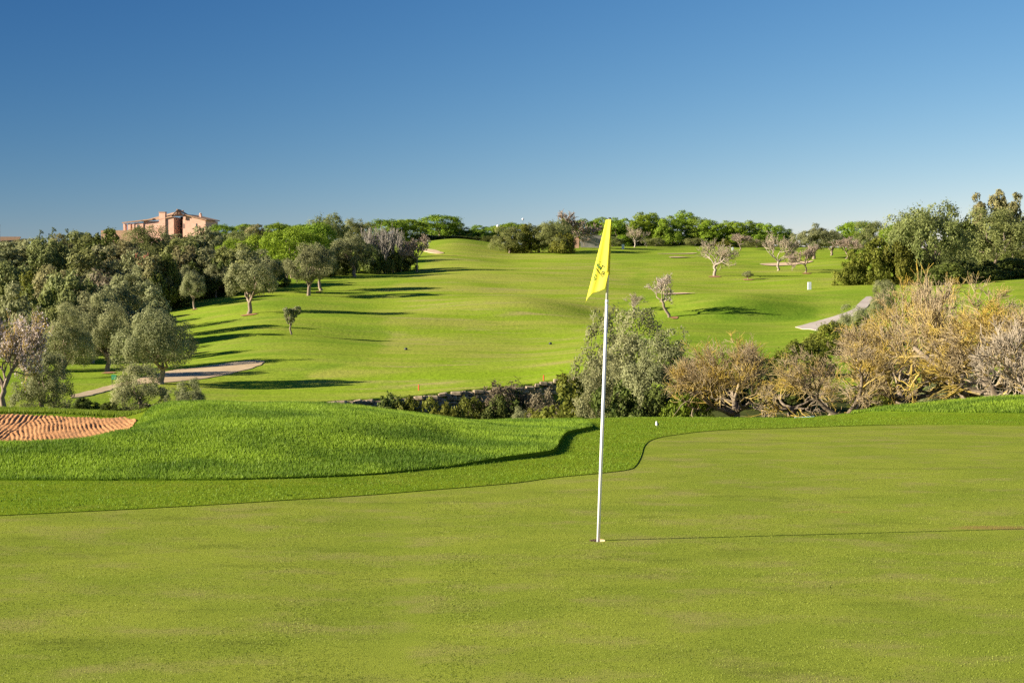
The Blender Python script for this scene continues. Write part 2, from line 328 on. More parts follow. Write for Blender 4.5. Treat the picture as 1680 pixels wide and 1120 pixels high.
M['pine_bright'] = leafy('pine_needle_bright', (.140, .215, .010), (.300, .385, .040), .32, .1)
M['lentisk'] = leafy('lentisk_leaf', (.085, .102, .012), (.250, .245, .040), .34, .16)
M['evergreen'] = leafy('evergreen_leaf', (.060, .085, .014), (.160, .180, .042), .3, .22)
M['mixed'] = leafy('green_leaf', (.145, .168, .042), (.325, .332, .120), .36, .14)
M['fresh'] = leafy('fresh_leaf', (.08, .12, .01), (.20, .23, .02), .25, .2)
M['dry'] = leafy('dry_leaf', (.10, .075, .045), (.22, .18, .11), .15, .2)
M['petal'] = leafy('blossom_petal', (.42, .33, .33), (.72, .62, .60), .25, .05)
M['trunk'] = bark('olive_bark', (.17, .125, .09), (.33, .26, .19))
M['pale_bark'] = bark('pale_bark', (.27, .22, .17), (.45, .38, .31), (.38, .30, .06), .56, .68, 3)
M['lichen_bark'] = bark('lichen_bark', (.12, .09, .06), (.24, .19, .13), (.36, .26, .05), .54, .68, 2.2)
M['lichen_branch'] = bark('lichen_branch', (.17, .135, .09), (.30, .24, .165), (.39, .285, .06), .44, .58, 4.0)
M['twig'] = bark('twig_bark', (.29, .22, .125), (.42, .335, .205), (.43, .31, .055), .42, .60, 3.0)
M['twig_pale'] = bark('twig_pale', (.30, .245, .17), (.43, .36, .26))
M['twig_grey'] = bark('twig_grey', (.20, .18, .15), (.30, .27, .225))
M['twig_pink'] = bark('twig_pink', (.27, .205, .15), (.38, .30, .225))
M['white'] = plain('white_paint', (.80, .80, .78), .35, .5)
M['pole_grey'] = plain('worn_pole', (.62, .62, .58), .4, .5)
M['black'] = plain('black_plastic', (.015, .015, .015), .4, .5)
M['cup'] = plain('cup_wall', (.52, .36, .22), .7, .2, .2, 60)
M['dark_hole'] = plain('cup_floor', (.05, .04, .03), .9, .1)
M['terracotta'] = plain('terracotta_wall', (.66, .40, .29), .85, .15, .10, 1.2)
M['roof'] = plain('roof_tile', (.36, .225, .14), .85, .15, .22, 2.5)
M['roof_brown'] = plain('roof_tile_brown', (.20, .125, .07), .85, .15, .2, 2.5)
M['timber'] = plain('timber', (.10, .055, .035), .7, .2, .2, 3)
M['glass'] = plain('window_glass', (.05, .07, .08), .1, .6)
M['render_white'] = plain('white_render', (.72, .70, .65), .85, .15, .06, 1.5)
M['pink_wall'] = plain('pink_wall', (.60, .20, .13), .85, .15, .12, 2)
M['grey_wall'] = plain('grey_wall', (.30, .28, .25), .9, .1, .2, 1)
M['sign_green'] = plain('sign_green', (.05, .36, .16), .5, .4)
M['stake_red'] = plain('stake_red', (.62, .085, .03), .5, .4)
M['marker_dark'] = plain('marker_dark', (.03, .035, .04), .5, .4)
M['marker_white'] = plain('marker_white', (.62, .66, .70), .5, .4, .05, 3)
M['rail'] = plain('rail_paint', (.22, .32, .36), .4, .4, .1, 4)
M['stone'] = plain('limestone', (.32, .25, .16), .9, .1, .45, 2.2)
M['wall_core'] = plain('wall_earth', (.10, .075, .05), .95, .05, .3, 3)
M['feather_white'] = plain('feather_white', (.75, .74, .70), .7, .2)
M['feather_dark'] = plain('feather_dark', (.03, .03, .035), .7, .2)
M['ink_dark'] = plain('ink_dark', (.012, .03, .012), .6, .2)
M['ink_green'] = plain('ink_green', (.05, .24, .07), .6, .2)
def flag_cloth():
    m, t, o = new_mat('flag_cloth'); p = N(t, 'ShaderNodeBsdfPrincipled', Roughness=.6); p.inputs['Base Color'].default_value = (.72, .69, .06, 1)
    p.inputs['Specular IOR Level'].default_value = .2
    tcn = N(t, 'ShaderNodeTexCoord'); w = noise(t, tcn.outputs['Object'], 420, 2); b = N(t, 'ShaderNodeBump', Strength=.12, Distance=.001)
    t.links.new(w, b.inputs['Height']); t.links.new(b.outputs[0], p.inputs['Normal'])
    tr = N(t, 'ShaderNodeBsdfTranslucent'); tr.inputs['Color'].default_value = (.78, .72, .03, 1); mx = N(t, 'ShaderNodeMixShader'); mx.inputs[0].default_value = .38
    t.links.new(p.outputs[0], mx.inputs[1]); t.links.new(tr.outputs[0], mx.inputs[2]); t.links.new(mx.outputs[0], o.inputs[0]); return m
M['flag'] = flag_cloth()

# ------------------------------------------------------------------ ground: one sheet out to the skyline
def inside(poly, P):
    poly = np.asarray(poly, float); x, y = P[:, 0], P[:, 1]; r = np.zeros(len(P), bool); n = len(poly); j = n - 1
    for i in range(n):
        xi, yi = poly[i]; xj, yj = poly[j]
        if yi != yj: r ^= ((yi > y) != (yj > y)) & (x < (xj - xi) * (y - yi) / (yj - yi) + xi)
        j = i
    return r
FAIR = [(330, 668), (420, 640), (520, 612), (600, 590), (640, 560), (640, 530), (610, 505), (615, 480), (660, 462), (690, 440), (705, 420), (720, 402), (790, 400), (900, 410),
        (1000, 425), (1040, 450), (1030, 490), (990, 520), (960, 560), (950, 600), (930, 622), (700, 648), (560, 664)]
FAIR_W = [(p.x, p.y) for p in (hit(c, r, 58) for c, r in FAIR)]
FAIR2 = [(1060, 428), (1120, 428), (1250, 440), (1390, 432), (1380, 460), (1340, 480), (1250, 486), (1110, 488), (1050, 470)]
FAIR2_W = [(p.x, p.y) for p in (hit(c, r, 58) for c, r in FAIR2)]
def ground():
    us = np.concatenate([np.linspace(-1.4, -.42, 24)[:-1], np.linspace(-.42, .42, 300), np.linspace(.42, 1.4, 24)[1:]])
    ys = np.concatenate([np.geomspace(1.6, 20, 50)[:-1], np.geomspace(20, 690, 460)])
    U, Y = np.meshgrid(us, ys); X = U * Y; Z = height(X.ravel(), Y.ravel()).reshape(X.shape)
    Z = Z - .09 * (1 - sstep(27, 30, Y))
    nr, nc = X.shape; V = np.stack([X, Y, Z], -1).reshape(-1, 3)
    I = np.arange(nr * nc).reshape(nr, nc); F = np.stack([I[:-1, :-1], I[:-1, 1:], I[1:, 1:], I[1:, :-1]], -1).reshape(-1, 4)
    me = np_mesh('ground', V, F, True)
    P = V[:, :2]; soft = P + np.stack([vnoise(P[:, 0] / 3, P[:, 1] / 3, 11), vnoise(P[:, 0] / 3, P[:, 1] / 3, 12)], -1) * 2
    f = np.maximum(inside(FAIR_W, soft), .75 * inside(FAIR2_W, soft)).astype(float)
    f = f.reshape(nr, nc)
    for _ in range(2):
        f[1:-1, 1:-1] = (f[1:-1, 1:-1] * 2 + f[:-2, 1:-1] + f[2:, 1:-1] + f[1:-1, :-2] + f[1:-1, 2:]) / 6
    a = me.attributes.new('fairway', 'FLOAT', 'POINT'); a.data.foreach_set('value', f.ravel().astype(np.float32))
    c = P[:, 0] / P[:, 1] * FPX + CX; yy = P[:, 1]
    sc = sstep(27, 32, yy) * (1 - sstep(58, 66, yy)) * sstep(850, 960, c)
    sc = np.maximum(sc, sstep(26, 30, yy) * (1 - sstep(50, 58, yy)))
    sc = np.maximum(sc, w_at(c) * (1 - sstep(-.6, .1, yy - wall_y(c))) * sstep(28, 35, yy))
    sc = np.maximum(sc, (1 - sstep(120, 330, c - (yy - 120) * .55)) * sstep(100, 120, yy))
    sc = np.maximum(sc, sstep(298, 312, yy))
    b = me.attributes.new('scrub', 'FLOAT', 'POINT'); b.data.foreach_set('value', sc.astype(np.float32))
    bank_shade = sstep(1130, 1200, c) * (1 - sstep(1330, 1352, c)) * sstep(137.2, 138.2, yy) * (1 - sstep(143.5, 147, yy)) * (.8 + .6 * vnoise(P[:, 0] / 1.5, P[:, 1] / 1.5, 61))  # unmown grass on the tee bank, its green darkened to paint the face's shade
    d = me.attributes.new('shaded_bank_grass', 'FLOAT', 'POINT'); d.data.foreach_set('value', np.clip(bank_shade, 0, 1).astype(np.float32))
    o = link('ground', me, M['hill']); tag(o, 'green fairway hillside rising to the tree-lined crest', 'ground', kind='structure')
def w_at(c): return sstep(505, 560, c) * (1 - sstep(960, 1120, c))
ground()

def sheet(name, outline, pts, mat, lift, hole=None, skirt=0.0, zfun=None):
    """outline: closed list of (x, y); pts: interior points; triangulated to the outline, with an edge skirt"""
    outline = [tuple(p) for p in outline]; P = np.asarray(pts, float); P = P[inside(outline, P)]
    hole = hole or []
    if hole: P = P[~inside(hole, P)]
    vs = [Vector(p) for p in outline] + [Vector(p) for p in hole] + [Vector(p) for p in P]
    n, h = len(outline), len(hole)
    ed = [(i, (i + 1) % n) for i in range(n)] + [(n + i, n + (i + 1) % h) for i in range(h)]
    v, e, f, *_ = delaunay_2d_cdt(vs, ed, [], 0, 1e-6)
    V = np.array([(p.x, p.y) for p in v]); F = np.array([list(q)[:3] for q in f]); cen = V[F].mean(1)
    keep = inside(outline, cen)
    if hole: keep &= ~inside(hole, cen)
    F = F[keep]; z = (zfun or height)(V[:, 0], V[:, 1]) + lift
    V3 = np.column_stack([V, z]); F = F.tolist()
    a = V[np.array(F)]; s = (a[:, 1, 0] - a[:, 0, 0]) * (a[:, 2, 1] - a[:, 0, 1]) - (a[:, 1, 1] - a[:, 0, 1]) * (a[:, 2, 0] - a[:, 0, 0])
    F = [t if q > 0 else t[::-1] for t, q in zip(F, s)]
    if skirt:
        eu = {}
        for t in F:
            for i in range(3): eu[(t[i], t[(i + 1) % 3])] = 1
        be = [q for q in eu if (q[1], q[0]) not in eu]; low = {}; ex = []
        up_ = {}
        for i in set(k for q in be for k in q):
            up_[i] = len(V3) + len(ex); ex.append(tuple(V3[i])); low[i] = len(V3) + len(ex); ex.append((V3[i, 0], V3[i, 1], V3[i, 2] - skirt))
        V3 = np.vstack([V3, ex])
        for i, j in be: F += [[up_[j], up_[i], low[i]], [up_[j], low[i], low[j]]]
    me = np_mesh(name, V3, np.array(F), True)
    return link(name, me, mat)
def scatter(x0, x1, y0, y1, dx, seed, grow=.0):
    r = np.random.default_rng(seed); out = []; y = y0
    while y < y1:
        st = dx * (1 + grow * (y - y0)); xs = np.arange(x0, x1, st)
        out.append(np.column_stack([xs + r.uniform(-.3, .3, len(xs)) * st, y + r.uniform(-.3, .3, len(xs)) * st])); y += st
    return np.vstack(out)
def curve(pts, n=8, closed=False):
    """Catmull-Rom through world points"""
    P = np.asarray(pts, float); out = []
    for i in range(len(P) - 1):
        p0, p1, p2, p3 = P[max(i - 1, 0)], P[i], P[i + 1], P[min(i + 2, len(P) - 1)]
        for k in range(n):
            t = k / n; out.append(.5 * ((2 * p1) + (p2 - p0) * t + (2 * p0 - 5 * p1 + 4 * p2 - p3) * t * t + (3 * p1 - p0 - 3 * p2 + p3) * t ** 3))
    out.append(P[-1]); return [tuple(p) for p in out]
def on(pts, y0=2.0): return [tuple(hit(c, r, y0))[:2] for c, r in pts]
EDGE_GREEN = curve(on([(-420, 872), (-200, 858), (0, 846), (210, 836), (420, 824), (610, 812), (820, 795), (900, 785), (980, 777), (1030, 771), (1044, 763), (1052, 748),
                       (1058, 731), (1072, 721), (1105, 714), (1180, 706), (1300, 702), (1470, 697), (1680, 698), (1900, 700), (2080, 702)]), 10)
HOLE = hit(980, 886.5); HC = (HOLE.x, HOLE.y); HR = .054
hole_ring = [(HC[0] + HR * math.cos(2 * math.pi * k / 28), HC[1] + HR * math.sin(2 * math.pi * k / 28)) for k in range(28)]
far_r = EDGE_GREEN[-1]
green_poly = EDGE_GREEN + [(far_r[0], 1.7), (EDGE_GREEN[0][0], 1.7)]
g_pts = np.vstack([scatter(-6, 12, 1.7, 21, .28, 3)] + [np.array([(HC[0] + r * math.cos(a), HC[1] + r * math.sin(a)) for r in (.08, .13, .2) for a in np.linspace(0, 6.1, 24)])])
tag(sheet('putting_green', green_poly, g_pts, M['green'], 0.0, hole_ring), 'closely mown putting green with the flag in its cup', 'putting green', kind='structure')
back_r = [(.62 * 30, 30), (far_r[0] + 8, 26)]
fr_poly = EDGE_GREEN + [(11.5, far_r[1]), (13.5, 26.5), (10, 28.5), (4, 28), (1, 27.2), (-1, 25), (-3, 22.6), (-6, 21.5), (-9, 21.5), (-9.5, 16), (-8, EDGE_GREEN[0][1])]
tag(sheet('fringe', fr_poly, scatter(-10, 14, 9, 29, .3, 4), M['fringe'], .006, None, .02), 'collar of slightly longer grass around the putting green', 'fringe', kind='structure')
def rough_z(X, Y):
    c = X / Y * FPX + CX; return height(X, Y) + .028 * sstep(720, 880, c)
EDGE_ROUGH = curve(on([(-420, 792), (-200, 791), (0, 790), (200, 790), (420, 788), (610, 780), (720, 770), (820, 757), (880, 750), (910, 743), (918, 730), (930, 715), (952, 709), (972, 705)]), 9)
def wd(c, Y): return (col2u(c) * Y, Y)
rough_poly = EDGE_ROUGH + [wd(955, 22), wd(900, 22.5), wd(760, 21.5), wd(560, 20.8), wd(400, 20.3), wd(300, 19.6), wd(262, 17.9), wd(238, 16.7), wd(226, 15.9), wd(200, 14.75), wd(150, 14.3), wd(90, 14.12), wd(0, 13.98), wd(-200, 13.98), wd(-420, 14.0)]
tag(sheet('rough_mound', rough_poly, scatter(-9, 2, 11.5, 23, .22, 5), M['rough'], .02, None, .08, zfun=rough_z), 'long-grass mound on the left of the putting green', 'mound', kind='structure')
EDGE_ROUGH_R = on([(1395, 680), (1420, 676.5), (1485, 677), (1580, 678), (1680, 679), (1850, 680), (2050, 681)])
rr_poly = curve(EDGE_ROUGH_R, 6) + [wd(2050, 26), wd(1680, 26.3), wd(1480, 26.3), wd(1405, 26)]
tag(sheet('rough_bank', rr_poly, scatter(4, 14, 19, 27, .3, 6), M['rough'], .012, None, .03), 'darker long-grass bank at the right back of the green', 'bank', kind='structure')

# raked bunker behind the mound
def bunker():
    xs = np.arange(-6.9, -3.6, .011); ys = np.arange(13.9, 17.3, .022); X, Y = np.meshgrid(xs, ys)
    Z = height(X.ravel(), Y.ravel()).reshape(X.shape)
    # three sweeps of the rake, each bending its own way
    s = X + .55 * np.sin((Y - 14) * .8) + .12 * vnoise(X * 1.3, Y * 1.3, 21)
    ph = np.where(s < -5.55, X * 1.0 + (Y - 15) * .62 + .10 * (Y - 15) ** 2, np.where(s < -4.9, X + (Y - 15) * .16, X + (Y - 15) * .42))
    ph = ph + .10 * vnoise(X * 1.5, Y * 1.5, 22) + .022 * vnoise(X * 7, Y * 4, 27); q = ph / .052 - np.floor(ph / .052)
    rdg = np.where(q < .62, q / .62, (1 - q) / .38); amp = .015 * (1 - .85 * sstep(-4.35, -4.05, X)) * np.clip(.35 + 1.1 * (vnoise(X * 2.6, Y * 2.6, 23) + .5) + .5 * vnoise(X * 9, Y * 6, 26), .1, 1.5)
    Z = Z + .03 + amp * (rdg - .5) + .014 * vnoise(X * 9, Y * 9, 24) + .03 * vnoise(X * 1.8, Y * 1.8, 28) + .004 * vnoise(X * 33, Y * 33, 25)
    out = [wd(-420, 14.05), wd(0, 14.05), wd(90, 14.2), wd(150, 14.4), wd(200, 14.85), wd(220, 15.6), wd(222, 16.2), wd(205, 16.62)] + [tuple(hit(c, r, 15.6))[:2] for c, r in ((180, 690.5), (120, 688), (60, 685.5), (0, 684), (-200, 684))] + [wd(-420, 16.9)]
    P = np.stack([X, Y], -1).reshape(-1, 2); ok = inside(out, P + np.stack([vnoise(P[:, 0] * 5, P[:, 1] * 5, 8), vnoise(P[:, 0] * 5, P[:, 1] * 5, 9)], -1) * .07)
    nr, nc = X.shape; I = np.arange(nr * nc).reshape(nr, nc); F = np.stack([I[:-1, :-1], I[:-1, 1:], I[1:, 1:], I[1:, :-1]], -1).reshape(-1, 4)
    F = F[ok[F].all(1)]; used = np.unique(F); re = -np.ones(nr * nc, int); re[used] = np.arange(len(used))
    V = np.stack([X, Y, Z], -1).reshape(-1, 3)[used]
    o = link('sand_bunker', np_mesh('sand_bunker', V, re[F], True), M['sand']); tag(o, 'raked orange sand bunker behind the left mound', 'bunker', kind='structure')
    return out
BUNKER = bunker()

def drape(name, outline, mat, label, cat, y0=50, lift=.04, step=.6):
    poly = curve(on(outline + [outline[0]], y0), 7)[:-1]; A = np.array(poly)
    A = A + np.stack([vnoise(A[:, 0] * 1.3, A[:, 1] * 1.3, 51), vnoise(A[:, 0] * .9, A[:, 1] * .9, 52) * 1.6], -1) * .22; poly = [tuple(q) for q in A]
    pts = scatter(A[:, 0].min(), A[:, 0].max(), A[:, 1].min(), A[:, 1].max(), step, 9)
    return tag(sheet(name, poly, pts, mat, lift, None, lift + .03), label, cat, kind='structure')
drape('dirt_track', [(118, 648), (165, 637), (207, 626), (280, 609), (340, 601), (415, 592), (434, 595), (420, 602), (385, 612), (330, 622), (275, 628), (207, 633), (160, 646), (122, 653)],
      M['track'], 'sandy dirt track crossing under the left olives', 'track')
drape('cart_path', [(1306, 537), (1335, 529), (1370, 519), (1400, 507), (1420, 488), (1433, 491), (1420, 506), (1396, 522), (1368, 538), (1338, 542)],
      M['paved'], 'pale cart path climbing past the right shrubs', 'path', lift=.06)
drape('far_path', [(1560, 459), (1600, 452), (1645, 443.5), (1700, 438), (1700, 443), (1645, 449), (1600, 457), (1565, 463)],
      M['paved'], 'pale path in tree shade at the far right', 'path', lift=.06)
drape('crest_track', [(690, 408), (705, 409), (722, 413), (728, 416), (712, 416), (694, 412)], M['track'], 'short sandy track at the top of the fairway', 'track', lift=.08, step=1)
for k, (pc, pr, Yp, rx, ry, dep) in enumerate(PITS):
    cx_, cy_ = col2u(pc) * Yp, Yp
    poly = [(cx_ + rx * (.93 + .13 * math.sin(3 * a + k)) * math.cos(a), cy_ + ry * (.93 + .1 * math.cos(2 * a + k)) * math.sin(a)) for a in np.linspace(0, 2 * math.pi, 40)[:-1]]
    tag(sheet('sand_bunker', poly, scatter(cx_ - rx, cx_ + rx, cy_ - ry, cy_ + ry, .5, 10), M['sand_far'], .11),
        ['pale sand bunker behind the two bare trees on the right', 'upper sand bunker at the crest right of the flag', 'lower sand bunker beside the large bare almond', 'small sand hollow by the leaning almond'][k], 'bunker', kind='structure')

# ------------------------------------------------------------------ grass blades (uncountable)
def blades(name, poly, area, n, hgt, wid, mat, label, seed, lift=0, avoid=None, dens=None, lean=.7, zfun=None):
    r = np.random.default_rng(seed); x0, x1, y0, y1 = area
    y = y0 + (y1 - y0) * r.random(n); x = x0 + (x1 - x0) * r.random(n); P = np.column_stack([x, y])
    vis = np.abs(x / y) < .40; P = P[vis]
    P = P[inside(poly, P)]
    if avoid is not None: P = P[~inside(avoid, P)]
    if dens is not None: P = P[r.random(len(P)) < dens(P)]
    n = len(P); z = (zfun or height)(P[:, 0], P[:, 1]) + lift
    a = r.uniform(0, 2 * math.pi, n); t = r.uniform(0, 2 * math.pi, n); hh = hgt * r.uniform(.55, 1.25, n) * (1 + .5 * vnoise(P[:, 0] * 2.2, P[:, 1] * 2.2, 31)); ln = hh * r.uniform(.1, lean, n)
    d = np.stack([np.cos(a), np.sin(a), np.zeros(n)], -1) * (wid * r.uniform(.6, 1.4, n))[:, None] * .5
    B = np.column_stack([P, z]); T = B + np.stack([np.cos(t) * ln, np.sin(t) * ln, hh], -1)
    V = np.stack([B - d, B + d, T], 1).reshape(-1, 3); F = np.arange(3 * n).reshape(n, 3)
    return tag(link(name, np_mesh(name, V, F), mat), label, 'grass', kind='stuff')
blades('rough_grass', rough_poly, (-7.6, 1.2, 11.8, 20.5), 440000, .034, .008, M['blade_rough'], 'long green blades covering the left mound', 41, .017,
       dens=lambda P: np.clip(1.25 - (P[:, 1] - 12) / 12, .35, 1), zfun=rough_z)
blades('bank_grass', rr_poly, (4.2, 10.5, 19.5, 26), 70000, .05, .012, M['blade_rough'], 'long green blades on the right back bank', 42, .008)
blades('fringe_grass', fr_poly, (-7.6, 10, 9.5, 26), 520000, .016, .006, M['blade_fringe'], 'short blades of the collar around the green', 43, .005, avoid=rough_poly,
       dens=lambda P: np.where(inside(BUNKER, P), 0, np.clip(1.3 - (P[:, 1] - 9) / 14, .3, 1)))
blades('green_grass', green_poly, (-5.6, 5.8, 4.5, 14), 560000, .0065, .0042, M['blade_green'], 'closely mown blades of the putting green', 44, -.001, avoid=hole_ring,
       dens=lambda P: np.clip(1.5 - (P[:, 1] - 4) / 7, .12, 1), lean=1.2)
lip = [wd(-60, 16.95), wd(0, 16.9), wd(100, 17.0), wd(205, 16.75), wd(235, 17.0), wd(250, 18.3), wd(0, 18.4), wd(-60, 18.4)]
blades('lip_grass', lip, (-7, -4, 16.6, 18.5), 40000, .04, .009, M['blade_fringe'], 'grass lip along the far edge of the raked bunker', 45, .01)

# ------------------------------------------------------------------ plant builders (unit plants: 1 m wide, 1 m tall, origin at the root)
def unit(v): return v / np.maximum(np.linalg.norm(v, axis=-1, keepdims=True), 1e-9)
def leaf_quads(C, Nn, L, Wd, r):
    n = len(C); t = unit(np.cross(Nn, unit(r.normal(size=(n, 3))))); b = np.cross(Nn, t)
    l = (L * r.uniform(.6, 1.35, n))[:, None]; w = (Wd * r.uniform(.6, 1.35, n))[:, None]
    V = np.stack([C - t * l * .5, C + b * w * .5, C + t * l * .5 + Nn * l * .12, C - b * w * .5], 1).reshape(-1, 3)
    return V, np.arange(4 * n).reshape(n, 4)
def crown_pts(lobes, n, r, clumps=9, clump_r=.42, up=.25, keep=.6):
    lobes = np.asarray(lobes, float); c = lobes[:, :3]; R = lobes[:, 3:6]
    wts = (R[:, 0] * R[:, 2]) ** .9; wts /= wts.sum()
    cl_c, cl_r, cl_n = [], [], []
    for i in range(len(lobes)):
        m = max(4, int(round(clumps * len(lobes) * wts[i]))); d = unit(r.normal(size=(m, 3)) + np.array([0, 0, up])); rr = r.uniform(.62, .9, (m, 1))
        cl_c.append(c[i] + d * R[i] * rr); cl_n.append(d); cl_r.append(clump_r * R[i].mean() * r.uniform(.65, 1.25, m))
    cl_c = np.vstack(cl_c); cl_n = np.vstack(cl_n); cl_r = np.concatenate(cl_r)
    w = cl_r ** 1.7; k = r.choice(len(cl_r), n, p=w / w.sum())
    d = unit(r.normal(size=(n, 3)) + cl_n[k] * .6 + np.array([0, 0, up * .6])); rad = np.where(r.random(n) < .12, r.uniform(1.0, 1.45, n), r.uniform(.4, 1.1, n) ** .6)
    P = cl_c[k] + d * (cl_r[k] * rad)[:, None]
    q = np.min(np.linalg.norm((P[:, None, :] - c[None]) / R[None], axis=2), axis=1); ok = q > keep
    return P[ok], unit(d * .8 + cl_n[k] * .5 + r.normal(size=d.shape) * .5)[ok]
def paths_mesh(Pt, Rd, sides):
    """Pt (B,K,3) polylines with radii (B,K) -> tubes"""
    B, K, _ = Pt.shape; t = np.empty_like(Pt); t[:, 1:-1] = Pt[:, 2:] - Pt[:, :-2]; t[:, 0] = Pt[:, 1] - Pt[:, 0]; t[:, -1] = Pt[:, -1] - Pt[:, -2]; t = unit(t)
    ref = np.where(np.abs(t[:, :1, 2:3]) > .9, np.array([1., 0, 0]), np.array([0, 0, 1.])); a = unit(np.cross(t, np.broadcast_to(ref, t.shape))); b = np.cross(t, a)
    w = np.arange(sides) * 2 * math.pi / sides
    V = Pt[:, :, None, :] + Rd[:, :, None, None] * (a[:, :, None, :] * np.cos(w)[None, None, :, None] + b[:, :, None, :] * np.sin(w)[None, None, :, None])
    I = np.arange(B * K * sides).reshape(B, K, sides); J = np.roll(I, -1, 2)
    F = np.stack([I[:, :-1], J[:, :-1], J[:, 1:], I[:, 1:]], -1).reshape(-1, 4)
    return V.reshape(-1, 3), F
def join(parts):
    Vs, Fs, b = [], [], 0
    for V, F in parts: Vs.append(V); Fs.append(F + b); b += len(V)
    return np.vstack(Vs), np.vstack(Fs)
def limb(p0, p1, r0, r1, r, K=6, wob=.05):
    t = np.linspace(0, 1, K)[:, None]; P = np.asarray(p0) * (1 - t) + np.asarray(p1) * t
    P[1:-1] += r.normal(size=(K - 2, 3)) * wob * np.linalg.norm(np.asarray(p1) - p0); return P[None], np.linspace(r0, r1, K)[None]
PROTO = {}
NAT = {}
def store(key, parts, ratio=1.0): PROTO[key] = parts; NAT[key] = ratio              # list of (part name, mesh)
def fit(Vlist, ref):
    """scale so that the reference cloud is 1 wide and reaches height 1"""
    lo, hi = np.percentile(ref, .6, axis=0), np.percentile(ref, 99.6, axis=0); w = max(hi[0] - lo[0], hi[1] - lo[1]); cx, cy = (lo[0] + hi[0]) / 2, (lo[1] + hi[1]) / 2
    return np.array([1 / w, 1 / w, 1 / hi[2]]), np.array([cx, cy])
def make_tree(key, seed, leaf, n, L, asp, lobes_fn, trunk_r=.035, fork=.2, bark_m='trunk', clumps=9, clump_r=.42, up=.25, width_m=5.0, height_m=5.0, recentre=False, keep=.6):
    """width_m/height_m: the natural size, so that leaf size L is in metres"""
    r = np.random.default_rng(seed); lobes = np.array(lobes_fn(r), float)
    S = np.array([width_m, width_m, height_m]); lobes[:, :3] *= S; lobes[:, 3:6] *= S
    P, Nn = crown_pts(lobes, n, r, clumps, clump_r, up, keep); V, F = leaf_quads(P, Nn, L, L * asp, r)
    hi = np.percentile(P[:, 2], 99.7); k = np.array([1 / width_m, 1 / width_m, 1 / hi]); parts = [('crown', np_mesh('crown', V * k, F))]
    parts[0][1].materials.append(M[leaf])
    if trunk_r:
        tr = trunk_r * width_m; f = np.array([r.normal() * .03, r.normal() * .03, fork]) * S; tp = [limb((0, 0, -.06 * height_m), f, tr * 1.35, tr, r, 5, .04)]
        tops = lobes[np.argsort(-lobes[:, 3])][:min(6, len(lobes))]
        for q in tops: tp.append(limb(f, q[:3] + np.array([0, 0, -.1 * q[5]]), tr * .62, tr * .2, r, 6, .06))
        TV, TF = join([paths_mesh(a, b, 7) if i == 0 else paths_mesh(a, b, 5) for i, (a, b) in enumerate(tp)])
        me = np_mesh('trunk', TV * k, TF, True); me.materials.append(M[bark_m]); parts.insert(0, ('trunk', me))
    store(key, parts, height_m / width_m)
def lobes_tree(nl, z0=.36, z1=1.0, rad=(.17, .30), flat=.9, spread=.36):
    def f(r):
        out = []
        for i in range(nl):
            a = r.uniform(0, 6.283); q = math.sqrt(r.uniform(0, 1)) * spread; R = r.uniform(*rad)
            dome = 1 - .55 * (q / spread) ** 2; zc = r.uniform(z0 + R * .6, max(z0 + R * .7, z1 * dome - R * flat * .8))
            out.append((q * math.cos(a), q * math.sin(a), zc, R, R, R * flat))
        return out
    return f
def lobes_bush(nl, rad=(.2, .34), flat=.9, spread=.33, z1=1.0):
    def f(r):
        out = []
        for i in range(nl):
            a = r.uniform(0, 6.283); q = math.sqrt(r.uniform(0, 1)) * spread; R = r.uniform(*rad); dome = 1 - .6 * (q / spread) ** 2
            out.append((q * math.cos(a), q * math.sin(a), r.uniform(R * .35, max(R * .4, z1 * dome - R * .8)), R, R, R * flat))
        return out
    return f
def lobes_dome(nl, z0=.45, rad=(.11, .19)):
    def f(r):
        out = []
        for i in range(nl):
            a = i * 2.39996 + r.uniform(-.3, .3); q = math.sqrt((i + .5) / nl) * .40; R = r.uniform(*rad) * (1.25 - .5 * q)
            out.append((q * math.cos(a), q * math.sin(a), z0 + (1 - z0 - R) * math.sqrt(max(0, 1 - (q / .46) ** 2)) + r.uniform(-.05, .05), R, R, R * 1.05))
        for i in range(int(nl * .8)):
            a = r.uniform(0, 6.283); q = r.uniform(.15, .36); R = r.uniform(*rad); out.append((q * math.cos(a), q * math.sin(a), r.uniform(.12, z0 + .1), R, R, R * 1.2))
        return out
    return f
def lobes_col(nl):
    def f(r):
        out = []
        for i in range(nl):
            h = .25 + .66 * (i + r.uniform(-.3, .3)) / nl; q = r.uniform(.02, .20) * (1.2 - h * .7); a = i * 2.4; R = r.uniform(.13, .19)
            out.append((q * math.cos(a), q * math.sin(a), h, R, R, R * .62))
        return out
    return f
def lobes_vase(nl):
    def f(r):
        out = []
        for i in range(nl):
            h = .42 + .46 * (i + .5) / nl; q = .40 * (h - .34) / .6 * r.uniform(.3, 1.0); a = i * 2.4; R = .10 + .09 * (h - .4) / .5
            out.append((q * math.cos(a), q * math.sin(a), h, R, R, R * .8))
        return out
    return f
def lobes_spire(nl):
    def f(r):
        out = []
        for i in range(nl):
            h = .12 + .8 * i / nl; q = .24 * (1 - h) + .06; a = r.uniform(0, 6.283); R = .16 * (1.15 - h) + .07
            out.append((q * math.cos(a), q * math.sin(a), h, R, R, R * .7))
        return out
    return f
for i in range(4): make_tree(f'olive_near{i}', 100 + i, 'olive', 30000, .125, .45, lobes_bush(17, (.16, .27)), .03, .14, clumps=13, width_m=4.4, height_m=4.6)
for i in range(4): make_tree(f'olive_tall{i}', 110 + i, 'olive', 30000, .125, .45, lobes_bush(22, (.17, .26), .66), .03, .12, clumps=12, width_m=3.9, height_m=5.6)
